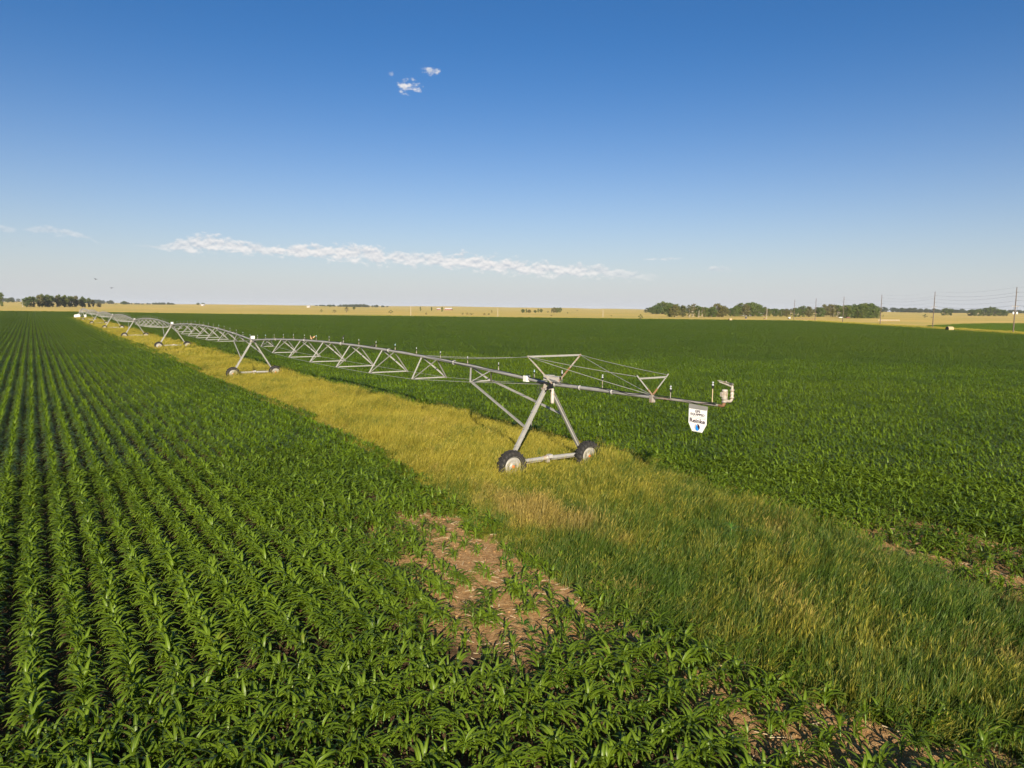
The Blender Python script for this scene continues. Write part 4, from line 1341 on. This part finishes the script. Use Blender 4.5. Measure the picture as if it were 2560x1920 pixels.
# ------------------------------------------------------------------ trees
def tree_protos(kind, seed):
    rs = np.random.default_rng(seed); tb = MB()
    H = 1.0                                     # unit height, scaled per tree
    if kind == 'tall': cw, c0, nb = .28, .08, 44
    elif kind == 'broad': cw, c0, nb = .48, .07, 58
    elif kind == 'ragged': cw, c0, nb = .36, .12, 27
    else: cw, c0, nb = .55, .05, 22             # shrub
    lean = rs.normal(0, .03, 2)
    top = np.array([lean[0], lean[1], .86])
    if kind != 'shrub':
        tb.tube([(0, 0, -.03), (lean[0] * .3, lean[1] * .3, .25), (lean[0] * .7, lean[1] * .7, .55), (top[0], top[1], .86)], [.030, .023, .015, .004], 6, False)
    else:
        for q in range(4):
            a = q * 1.6; tb.tube([(0, 0, -.03), (math.cos(a) * .1, math.sin(a) * .1, .25), (math.cos(a) * .28, math.sin(a) * .28, .6)], [.03, .02, .006], 5, False)
    V_ = []; F_ = []; hue = []
    for b in range(nb):
        t = rs.uniform(0, 1) ** .85
        z = c0 + (1 - c0) * t * .93
        prof = math.sin(math.pi * min(1, .20 + .77 * t)) ** .65 * (1 if t > .3 else rs.uniform(.4, 1.0))
        rad = cw * prof * math.sqrt(rs.uniform(.15, 1)) * rs.uniform(.75, 1.15)
        a = rs.uniform(0, 6.28); c = np.array([math.cos(a) * rad, math.sin(a) * rad, z])
        br = rs.uniform(.075, .14) * (1.25 if kind == 'broad' else 1) * (1.3 if kind == 'shrub' else 1) * (.8 if kind == 'ragged' else 1)
        if kind != 'shrub' and b % 2 == 0:
            z1 = max(.16, z - rad * .8 - .08)
            tb.tube([(lean[0] * z1, lean[1] * z1, z1), (c[0] * .55, c[1] * .55, z1 + (z - z1) * .62), tuple(c)], [.010, .007, .002], 4, False)
        hb_ = rs.uniform(0, 1)
        for _ in range(34 if kind != 'ragged' else 24):
            d = rs.normal(0, 1, 3); d /= np.linalg.norm(d); p = c + d * br * rs.uniform(.45, 1.05) * np.array([1, 1, .75])
            n_ = d + rs.normal(0, .6, 3); n_ /= np.linalg.norm(n_); e1 = np.cross(n_, [.3, .2, .9]); e1 /= np.linalg.norm(e1); e2 = np.cross(n_, e1)
            s1 = rs.uniform(.018, .034); s2 = s1 * rs.uniform(.6, 1.1); o_ = len(V_)
            V_ += [p - e1 * s1 - e2 * s2 * .4, p + e1 * s1 * .8 - e2 * s2, p + e1 * s1 + e2 * s2 * .5, p - e1 * s1 * .7 + e2 * s2]
            F_.append((o_, o_ + 1, o_ + 2, o_ + 3)); hue += [min(1, max(0, hb_ * .6 + rs.uniform(0, .4)))] * 4
    return tb, V_, F_, hue


TP = []
for i, (kind, lm, bm) in enumerate([('tall', TLEAF, BARK), ('tall', TLEAF2, BARKPALE), ('broad', TLEAF, BARK), ('broad', TLEAF2, BARK), ('ragged', TLEAF2, BARKPALE), ('broad', TLEAF, BARKPALE), ('shrub', TLEAF, BARK), ('shrub', TLEAF2, BARK), ('tall', TLEAF, BARK)]):
    tb, V_, F_, hue = tree_protos(kind, 600 + i)
    cm = attr_mesh('crown', V_, F_, [lm], {'hue': hue}, False); tm = tb.mesh('trunk'); tm.materials.append(bm)
    TP.append((tm, cm))


def tree(x, y, h, w_, p, label, group, name='tree', cat='tree'):
    root = empty(name, (x, y, tz(x, y)), random.uniform(0, 6.28)); root.scale = (w_, w_, h)
    tag(root, label, cat, group)
    tm, cm = TP[p]
    a = bpy.data.objects.new('trunk' if name == 'tree' else 'stems', tm); b = bpy.data.objects.new('crown', cm)
    for q in (a, b): COL.objects.link(q); q.parent = root


GROVES = [
 ('tall tree in the long grove at far left behind the pivot', 'grove at far left', [0, 1, 8, 2], .95,
  [(-728.3,1069.3,13.9),(-728.9,1075.1,14.2),(-729.9,1084.7,15.8),(-730.6,1091.2,15.7),(-731.6,1099.9,18.3),(-732.5,1108.8,19.4),(-733.2,1115.0,20.0),(-734.2,1124.8,18.1),(-735.4,1135.3,19.2),(-736.2,1143.6,17.7),(-737.1,1152.0,18.5),(-738.1,1160.5,19.9),(-739.1,1170.4,18.1),(-740.3,1181.8,19.0),(-741.2,1189.5,17.8),(-742.3,1199.9,17.9),(-743.4,1210.5,18.8),(-744.6,1221.3,15.5),(-745.6,1230.9,18.0),(-746.8,1242.1,15.0),(-748.0,1253.5,15.2),(-749.1,1263.6,16.0),(-750.4,1275.4,13.3)]),
 ('dense green tree in the hill-shaped grove right of centre', 'hill-shaped grove right of centre', [2, 5], 1.1,
  [(242.2,1246.5,12.6),(250.6,1258.6,14.5),(260.1,1272.5,18.7),(268.3,1284.5,21.6),(278.8,1299.7,19.9),(287.3,1312.2,19.8),(296.0,1324.9,18.5),(305.6,1338.8,18.0),(246,1246,10),(256,1252,13),(275,1275,15),(292,1300,15)]),
 ('tree in the ragged grove behind the pale post right of centre', 'ragged grove right of centre', [5, 4, 3, 2, 4], 1.0,
  [(163.0,735.0,11.6),(166.1,737.9,12.2),(171.7,743.2,11.9),(176.8,748.0,11.8),(181.1,752.1,11.8),(185.8,756.5,12.6),(190.3,760.8,11.3),(195.3,765.6,14.2),(199.5,769.6,11.9),(205.1,774.8,10.8),(210.0,779.4,10.5),(215.6,784.8,9.5),(219.4,788.4,9.9),(224.3,793.0,11.0),(228.9,797.3,14.4),(233.5,801.7,12.6),(236.6,804.6,12.0)]),
 ('tree in the grove sheltering the white farmhouse', 'grove around the white farmhouse', [2, 3, 5, 2], 1.05,
  [(274.8,898.8,10.1),(279.6,903.6,11.2),(286.7,910.8,13.3),(293.0,917.2,16.7),(299.3,923.5,15.1),(305.5,929.9,16.9),(312.1,936.5,17.9),(318.4,942.9,17.5),(324.9,949.4,15.5),(331.5,956.1,14.5),(338.5,963.2,12.2),(350.8,975.7,10.1),(357.7,982.7,10.5),(364.8,989.8,10.3),(373.7,998.8,9.9),(380.9,1006.1,10.2)]),
 ('tree in the loose line behind the far power poles', 'loose tree line behind the poles', [3, 2, 5, 4], 1.05,
  [(360.7,939.4,10.1),(368.7,947.0,10.7),(376.4,954.5,11.1),(384.2,962.0,11.2),(394.8,972.3,14.5),(404.8,981.8,13.7),(413.0,989.8,11.5),(419.6,996.1,9.0),(428.7,1004.9,12.9),(434.8,1010.8,10.8),(441.6,1017.4,12.0),(448.5,1024.1,17.0),(456.6,1031.8,17.1),(464.7,1039.6,17.9),(471.9,1046.6,16.2),(479.7,1054.1,16.6),(486.2,1060.3,14.3)]),
 ('big dark green tree in the dense rounded grove at right', 'dense rounded grove at right', [2, 5, 2], 1.3,
  [(390.0,837.8,14.5),(399.2,845.5,14.9),(407.9,852.8,16.0),(415.1,858.8,15.8),(423.3,865.6,16.7),(428.8,870.2,17.5),(435.7,876.0,17.4),(443.3,882.3,17.3),(449.3,887.3,15.1),(455.4,892.4,10.3),(395,836,12),(411,850,13),(427,862,14),(438,872,14)]),
 ('dark tree in the clump at the far right near the last pole', 'clump at far right', [2, 5, 0], 1.3,
  [(1095.1,1700,13.4),(1103.7,1700,15.3),(1114.1,1700,16.3),(1123.7,1700,18.7),(1133.2,1700,22.0),(1142.7,1700,20.1),(1152.2,1700,14.4),(1159.9,1700,14.8),(1167.5,1700,14.4),(1175.1,1700,10.5),(1031.3,1700,17.2),(1039.9,1700,16.3),(1108,1720,15),(1128,1720,17),(1147,1725,16)])]
for lab, grp, kinds, wf, L in GROVES:
    for i, (x, y, h) in enumerate(L):
        wd = h * wf * random.uniform(.85, 1.15)
        tree(x + random.uniform(-1.5, 1.5), y + random.uniform(-6, 6), h * 1.04, wd, kinds[(i * 7 + i // 3) % len(kinds)], lab, grp)
tree(-752.8, 1298, 8.8, 10, 3, 'small lone tree right of the far left grove', None)
tree(-858.8, 1198.4, 23.5, 15, 8, 'tall dark tree cut by the left edge of the picture', None)
PT = [(-194.7,835.3,6.6,8.0,4,'crooked dead-looking tree leaning in the prairie left of centre'),(-174.4,1346.5,8.2,4.8,0,'narrow tree left of the white-roofed farm'),(-155.3,1364.3,8.1,4.8,0,'narrow dark tree in front of the white-roofed farm'),
      (-121.0,1219.0,8.2,5.8,0,'narrow tree between the two white farm roofs'),(16.3,1144.9,6.0,7.1,2,'low round tree, first of the mid prairie clump'),(22.3,1176.6,7.2,4.3,0,'slim tree inside the mid prairie clump'),
      (26.6,1163.6,5.4,7.0,3,'broad low tree right in the mid prairie clump'),(37.7,1205.0,4.6,6,2,'low tree left of the small prairie trio'),(46.7,1316.6,7.4,5,0,'slim middle tree of the small prairie trio'),(52.7,1328.6,6.7,7,2,'right tree of the small prairie trio'),
      (67.9,1238.6,8.4,6,1,'leftmost tree of the tallest prairie clump'),(72.5,1247.0,9.5,8.0,3,'tallest tree of the mid prairie clump'),(78.0,1257.1,9.2,7.4,2,'third tree of the tallest prairie clump'),(93.5,1410.0,9.9,8.9,5,'rightmost tree of the tallest prairie clump')]
for x, y, h, w_, p, lab in PT: tree(x, y, h, w_ * 1.1, p, lab, None)
SH = [(-1292.4,2322.8,4.6,11.8),(-1252.4,2300,12.1,19.0),(-1014.0,2300,7.3,11.2),(-998.2,2300,7.1,12.9),(-218.1,812.4,3.1,3.7),(-204.1,816.6,2.8,5.1),(-580.6,2266.8,8.4,8.9),(-335.1,1505.8,6.4,6.8),(-131.6,767.4,3.3,5.2),(-86.0,708.3,1.7,2.8),(-51.4,730.8,1.9,2.5),(-47.1,736.4,1.9,3.7),(-42.9,741.9,1.6,4.6),(-28.5,715.3,1.8,3.2),(-24.3,720.4,1.8,3.2),(-31.7,1076.8,3.5,2.7),(60.3,1224.7,3.4,4.1),(38.2,704.6,1.0,2.8),(82.4,1074.7,2.4,2.4),(184.6,2049.2,3.3,4.6),(105.4,765.1,0.9,2.6),(604.1,1029.1,1.7,2.9),(561.7,1082.3,3.2,3.0),(-1555.3,2222.4,6.3,12.5),(-1531.1,2165.3,12.2,19.5),(-1572.9,2263.8,4.5,6.4)]
for i, (x, y, h, w_) in enumerate(SH):
    if h > 5.5: tree(x, y, h, w_, 2, 'small dark tree standing alone far out on the prairie', 'lone far prairie trees')
    else: tree(x, y, h * 1.1, w_ * .95, 6 + i % 2, 'low green shrub scattered on the dry prairie', 'prairie shrubs', 'shrub', 'shrub')
tree(96.6, 538.2, 3.7, 3.6, 6, 'dark round bush at the far edge of the corn right of centre', None, 'shrub', 'shrub')
tree(636.1, 1101.4, 5.4, 7.6, 6, 'dark double bush left of the second power pole', None, 'shrub', 'shrub')

# far woods that read as one mass
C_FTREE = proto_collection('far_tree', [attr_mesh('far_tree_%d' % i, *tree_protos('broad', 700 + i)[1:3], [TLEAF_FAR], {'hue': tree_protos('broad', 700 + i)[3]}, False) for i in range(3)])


def wood(name, p0, p1, n, h0, h1, label, depth=60, prof=None):
    P = []; S = []
    for i in range(n):
        t = rng.uniform(0, 1); x = p0[0] + (p1[0] - p0[0]) * t + rng.normal(0, 3); y = p0[1] + (p1[1] - p0[1]) * t + rng.uniform(0, depth)
        h = (h0 + (h1 - h0) * t if prof is None else np.interp(t, *prof)) * rng.uniform(.75, 1.12)
        P.append((x, y, tz(x, y) - .6)); S.append((h * 1.25, h * 1.25, h))
    o = scatter(name, P, np.stack([np.zeros(n), np.zeros(n), rng.uniform(0, 6.28, n)], 1), S, rng.integers(0, 3, n), C_FTREE)
    tag(o, label, 'woodland', kind='stuff')


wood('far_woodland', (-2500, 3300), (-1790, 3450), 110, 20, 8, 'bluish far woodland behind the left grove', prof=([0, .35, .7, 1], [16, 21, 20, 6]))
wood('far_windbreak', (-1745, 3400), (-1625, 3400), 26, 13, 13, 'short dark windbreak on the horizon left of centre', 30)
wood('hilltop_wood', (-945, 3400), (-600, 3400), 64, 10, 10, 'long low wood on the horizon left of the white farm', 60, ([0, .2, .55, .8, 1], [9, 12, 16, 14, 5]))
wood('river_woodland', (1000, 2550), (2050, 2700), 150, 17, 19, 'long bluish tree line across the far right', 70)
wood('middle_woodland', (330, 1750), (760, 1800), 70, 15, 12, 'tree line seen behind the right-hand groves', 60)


# ------------------------------------------------------------------ power line and posts
def pole_x(y): return 145.4 + .15 * y


POLE_Y = [195, 263, 331, 398, 465, 531, 596]
PH = 17.0
LINE_RZ = math.atan2(1, .15)     # direction of the line
side = Vector((1, -.15, 0)).normalized()
ARMS = [(1, 1.83), (-1, 3.3), (1, 4.9)]
POLE_LAB = ['power pole just outside the right edge of the picture', 'tall power pole with two white transformers at the right edge', 'second tall power pole from the right edge', 'third power pole from the right edge, by the dense grove', 'fourth power pole from the right edge', 'fifth power pole from the right edge', 'sixth power pole from the right edge, farthest of the line']
for i, y in enumerate(POLE_Y):
    if i == 0: continue
    x = pole_x(y); root = empty('power_pole', (x, y, tz(x, y) - .05)); tag(root, POLE_LAB[i], 'power pole', 'power poles along the field edge')
    mb = MB(); mb.tube([(0, 0, -.3), (0, 0, 6), (0, 0, 12), (0, 0, PH)], [.24, .20, .165, .125], 10); obj('shaft', mb, POLEWOOD, root)
    for s, dn in ARMS:
        z = PH - dn; a = side * s * .12; b = side * s * .95
        mb = MB(); mb.tube([(a.x, a.y, z - .03), (b.x, b.y, z + .05)], [.05, .03], 8); ar = obj('bracket_arm', mb, GUNDARK, root)
        mb = MB(); mb.tube([(b.x, b.y, z + .05), (b.x * 1.12, b.y * 1.12, z + .06)], [.08, .06], 8); obj('insulator', mb, INSUL, ar)
    z = PH - 7.0; a = side * -1.25; b = side * 1.25
    mb = MB(); mb.bar((a.x, a.y - .16, z), (b.x, b.y - .16, z), .10, .12); ca = obj('cross_arm', mb, POSTPALE if i in (1, 2) else POLEWOOD, root)
    for t in (-1.15, -.55, .55, 1.15):
        q = side * t; mb = MB(); mb.lathe([(.05, 0), (.07, .05), (.04, .16)], (q.x, q.y - .16, z + .06), (0, 0, 1), 8); obj('insulator', mb, INSUL, ca)
    if i == 1:
        for t in (-.62, .62):
            q = side * t; mb = MB(); mb.lathe([(.0, 0), (.27, 0), (.29, .05), (.29, .75), (.25, .82), (.12, .86), (0, .87)], (q.x, q.y - .1, PH - 9.9), (0, 0, 1), 14); tr = obj('transformer', mb, WHITE, root)
            mb = MB(); mb.tube([(q.x, q.y - .1, PH - 9.05), (q.x * .9, q.y - .14, PH - 8.2), (q.x, q.y - .16, PH - 7.05)], .03, 6); obj('lead', mb, CABLE, tr)
        q = side * .75; mb = MB(); mb.bar((-q.x, -q.y - .2, PH - 8.6), (q.x, q.y - .2, PH - 8.6), .09, .1); obj('cross_arm', mb, POLEWOOD, root)
WIRES = [(1, 1.83, 1.06, 'topmost power line wire on the right-hand brackets'), (-1, 3.3, 1.06, 'power line wire on the left-hand brackets'), (1, 4.9, 1.06, 'lower power line wire on the right-hand brackets'),
         (-1, 6.75, 1.15, 'lowest wire on the left of the cross arms'), (1, 6.75, 1.15, 'lowest wire on the right of the cross arms'), (1, .02, .0, 'thin shield wire along the pole tops')]
for s, dn, off, lab in WIRES:
    mb = MB(); pts = []
    for i in range(len(POLE_Y) - 1):
        ya, yb = POLE_Y[i], POLE_Y[i + 1]
        for t in np.linspace(0, 1, 13)[(0 if i == 0 else 1):]:
            y = ya + (yb - ya) * t; x = pole_x(y); z = PH - dn - 1.1 * 4 * t * (1 - t) + tz(x, y)
            pts.append((x + side.x * s * off, y + side.y * s * off, z))
    mb.tube(pts, .02 if off else .012, 5); o = obj('power_line', mb, WIRE); tag(o, lab, 'wire', 'wires of the power line')

PO = [(-87.3, 610.7, 7.5, 'pale bare post left of the white-roofed farm'), (-13.0, 619.8, 6.6, 'pale bare post near the centre of the prairie edge'), (82.5, 652.8, 6.2, 'pale bare post left of the bush at the corn edge'), (186.3, 714.3, 7.2, 'pale bare post before the ragged grove'),
      (236.1, 663.5, 9.2, 'leaning brown post near the far power poles'), (-728.5, 1060, 10.6, 'tall pale post at the left end of the far left grove'), (-759.1, 1105.4, 10.6, 'thin post left of the far left grove')]
for x, y, h, lab in PO:
    root = empty('utility_post', (x, y, tz(x, y))); tag(root, lab, 'post', 'scattered posts on the prairie')
    mb = MB(); mb.tube([(0, 0, -.3), (0, 0, h * .5), (0, 0, h)], [.24, .21, .18], 8); obj('shaft', mb, POSTPALE, root)
    mb = MB(); mb.bar((-.5, -.18, h - .5), (.5, -.18, h - .5), .08, .08); obj('cross_arm', mb, POSTPALE, root)


# ------------------------------------------------------------------ bales, farm things
def bale(x, y, r, ln, rz, label):
    root = empty('hay_bale', (x, y, tz(x, y)), rz); tag(root, label, 'hay bale')
    rs = np.random.default_rng(int(abs(x))); mb = MB(); n = 28; vs = []; fs = []
    for i, t in enumerate(np.linspace(-.5, .5, 7)):
        rr = r * (1 - .06 * (abs(t) * 2) ** 4)
        for k in range(n):
            a = 2 * math.pi * k / n; q = rr * (1 + rs.normal(0, .012)); vs.append((t * ln, math.cos(a) * q, r * .97 + math.sin(a) * q * (1 if math.sin(a) > -.9 else .95)))
    for i in range(6):
        for k in range(n): fs.append((i * n + k, i * n + (k + 1) % n, (i + 1) * n + (k + 1) % n, (i + 1) * n + k))
    mb.add(vs, fs, True); obj('rolled_hay', mb, HAY, root)
    for e, m_ in ((-1, DARKEND), (1, HAY)):
        mb = MB()
        prof = [(r * .95, 0), (r * .8, .02), (r * .5, .035), (r * .2, .03), (0, .03)]
        mb.lathe(prof, (e * ln * .5, 0, r * .97), (e, 0, 0), n); obj('end_face', mb, m_, root)
    for t in (-.3, 0, .3):
        mb = MB(); mb.lathe([(r * 1.015, -.02), (r * 1.022, 0), (r * 1.015, .02)], (t * ln, 0, r * .97), (1, 0, 0), n); obj('twine', mb, STRAW, root)


bale(174.9, 285.1, .95, 2.4, R(12), 'tan round hay bale with a black end beside the pole line')
bale(154.0, 505, .9, 2.0, R(12), 'small tan bale at the far corn edge right of centre')


def boxthing(name, x, y, label, w_, h, legs, m_):
    root = empty(name, (x, y, tz(x, y)), .2); tag(root, label, 'box')
    mb = MB(); mb.box((0, 0, legs + (h - legs) / 2), (w_, w_ * .7, h - legs)); mb.box((0, 0, h + .04), (w_ * 1.1, w_ * .8, .08)); obj('housing', mb, m_, root)
    for sx in (-1, 1):
        for sy in (-1, 1):
            mb = MB(); mb.bar((sx * w_ * .42, sy * w_ * .28, -.1), (sx * w_ * .42, sy * w_ * .28, legs + .02), .1, .1); obj('leg', mb, POSTPALE, root)


boxthing('equipment_box', 205.2, 627.5, 'small dark box on legs in the dry grass right of centre', 1.5, 2.0, .5, GUNDARK)
boxthing('equipment_box', 216.8, 613.4, 'low dark box left of the leaning brown post', 1.6, 1.0, .25, RUST)


def rail_fence(name, p0, p1, nposts, h, label, m_, rails=2):
    root = empty(name, (p0[0], p0[1], tz(*p0)), math.atan2(p1[1] - p0[1], p1[0] - p0[0])); L = math.hypot(p1[0] - p0[0], p1[1] - p0[1])
    tag(root, label, 'fence')
    for i in range(nposts):
        x = L * i / (nposts - 1); mb = MB(); mb.bar((x, 0, -.2), (x, 0, h), .16, .16); obj('post', mb, m_, root)
    for r_ in range(rails):
        z = h * (.45 + .45 * r_)
        mb = MB(); mb.bar((-.2, -.11, z), (L + .2, -.11, z), .06, .20); obj('rail', mb, m_, root)


rail_fence('rail_fence', (303.6, 592.3), (322.8, 595.4), 9, 1.3, 'pale rail fence in the dry grass behind the third power pole', POSTPALE)
rail_fence('rail_fence', (250, 628.8), (264.5, 622), 7, 1.3, 'dark low pen fence beside the fourth power pole', RUST)


def shed(name, x, y, w_, d, h, rz, wall, roof, label, windows=2, cat='building'):
    root = empty(name, (x, y, tz(x, y)), rz); tag(root, label, cat)
    mb = MB(); mb.box((0, 0, h * .5 - .3), (w_, d, h + .6)); obj('wall', mb, wall, root)
    mb = MB(); e = .5; rh = d * .32
    mb.add([(-w_ / 2 - e, -d / 2 - e, h), (w_ / 2 + e, -d / 2 - e, h), (w_ / 2 + e, 0, h + rh), (-w_ / 2 - e, 0, h + rh), (-w_ / 2 - e, d / 2 + e, h), (w_ / 2 + e, d / 2 + e, h)],
           [(0, 1, 2, 3), (3, 2, 5, 4), (0, 3, 4), (1, 5, 2), (0, 4, 5, 1)]); obj('roof', mb, roof, root)
    for i in range(windows):
        xx = (i + .5) / windows * w_ - w_ / 2; mb = MB(); mb.box((xx, -d / 2 - .03, h * .55), (1.2, .08, 1.3)); obj('window', mb, GLASSD, root)
    mb = MB(); mb.box((w_ * .36, -d / 2 - .04, 1.05), (1.1, .08, 2.1)); obj('door', mb, BARNRED, root)


shed('farmhouse', 327, 1000, 13, 8, 3.4, R(8), WALLPALE, ROOFW, 'white farmhouse half hidden under the right-hand grove', 4, 'house')
shed('farm_shed', 352, 1010, 6, 5, 2.8, R(8), WALLPALE, ROOFW, 'small white shed right of the farmhouse')
shed('barn', -208, 2000, 10, 8, 2.8, R(10), BARNRED, ROOFW, 'left white-roofed barn on the prairie horizon', 3)
shed('barn', -180, 2000, 20, 10, 3.0, R(-12), BARNRED, ROOFW, 'right, longer white-roofed barn on the prairie horizon', 4)
shed('farm_shed', -572, 2000, 9, 7, 2.6, R(5), WALLPALE, ROOFW, 'white shed on the horizon left of the long low wood')
shed('farm_shed', -868, 2000, 9, 7, 2.4, R(5), WALLPALE, ROOFW, 'far white shed by the small trees left of centre')


def pickup(x, y, rz, m_, label):
    root = empty('pickup_truck', (x, y, tz(x, y)), rz); tag(root, label, 'truck')
    mb = MB(); prof = [(-2.6, .45), (2.6, .45), (2.65, .95), (1.35, 1.08), (.75, 1.72), (-.55, 1.76), (-.75, 1.1), (-2.6, 1.1)]
    mb.prism(prof, -.9, .9, lambda a, b, c: (a, c, b)); obj('body', mb, m_, root)
    for s in (-1, 1):
        mb = MB(); mb.prism([(1.15, 1.1), (.68, 1.62), (-.45, 1.65), (-.55, 1.12)], s * .905 - .01, s * .905 + .01, lambda a, b, c: (a, c, b)); obj('side_window', mb, GLASSD, root)
        for xx in (-1.6, 1.65):
            mb = MB(); mb.lathe([(.2, -.12), (.38, -.12), (.40, -.08), (.40, .08), (.38, .12), (.2, .12)], (xx, s * .82, .40), (0, 1, 0), 16); obj('wheel', mb, RUBBER, root)


pickup(377, 820, R(15), WHITE, 'white pickup parked under the dense rounded grove')
pickup(392, 834, R(10), BARNRED, 'reddish pickup parked right of the white one')
pickup(262, 676, R(80), GALV, 'pale vehicle parked by the farthest power poles')


# ------------------------------------------------------------------ air
hzm = bpy.data.materials.new('pale_haze'); hzm.use_nodes = True
ht_ = NT(hzm.node_tree); ht_.n.clear(); ho = ht_.node('ShaderNodeOutputMaterial')
vol = ht_.node('ShaderNodeVolumePrincipled')
vol.inputs['Color'].default_value = (.80, .88, 1.0, 1); vol.inputs['Density'].default_value = HAZE; vol.inputs['Anisotropy'].default_value = 0.0
ht_.l.new(vol.outputs[0], ho.inputs['Volume'])
mb = MB(); mb.box((0, 5500, 19.5), (24400, 13200, 43))
hz_o = obj('haze', mb, hzm); tag(hz_o, kind='stuff')
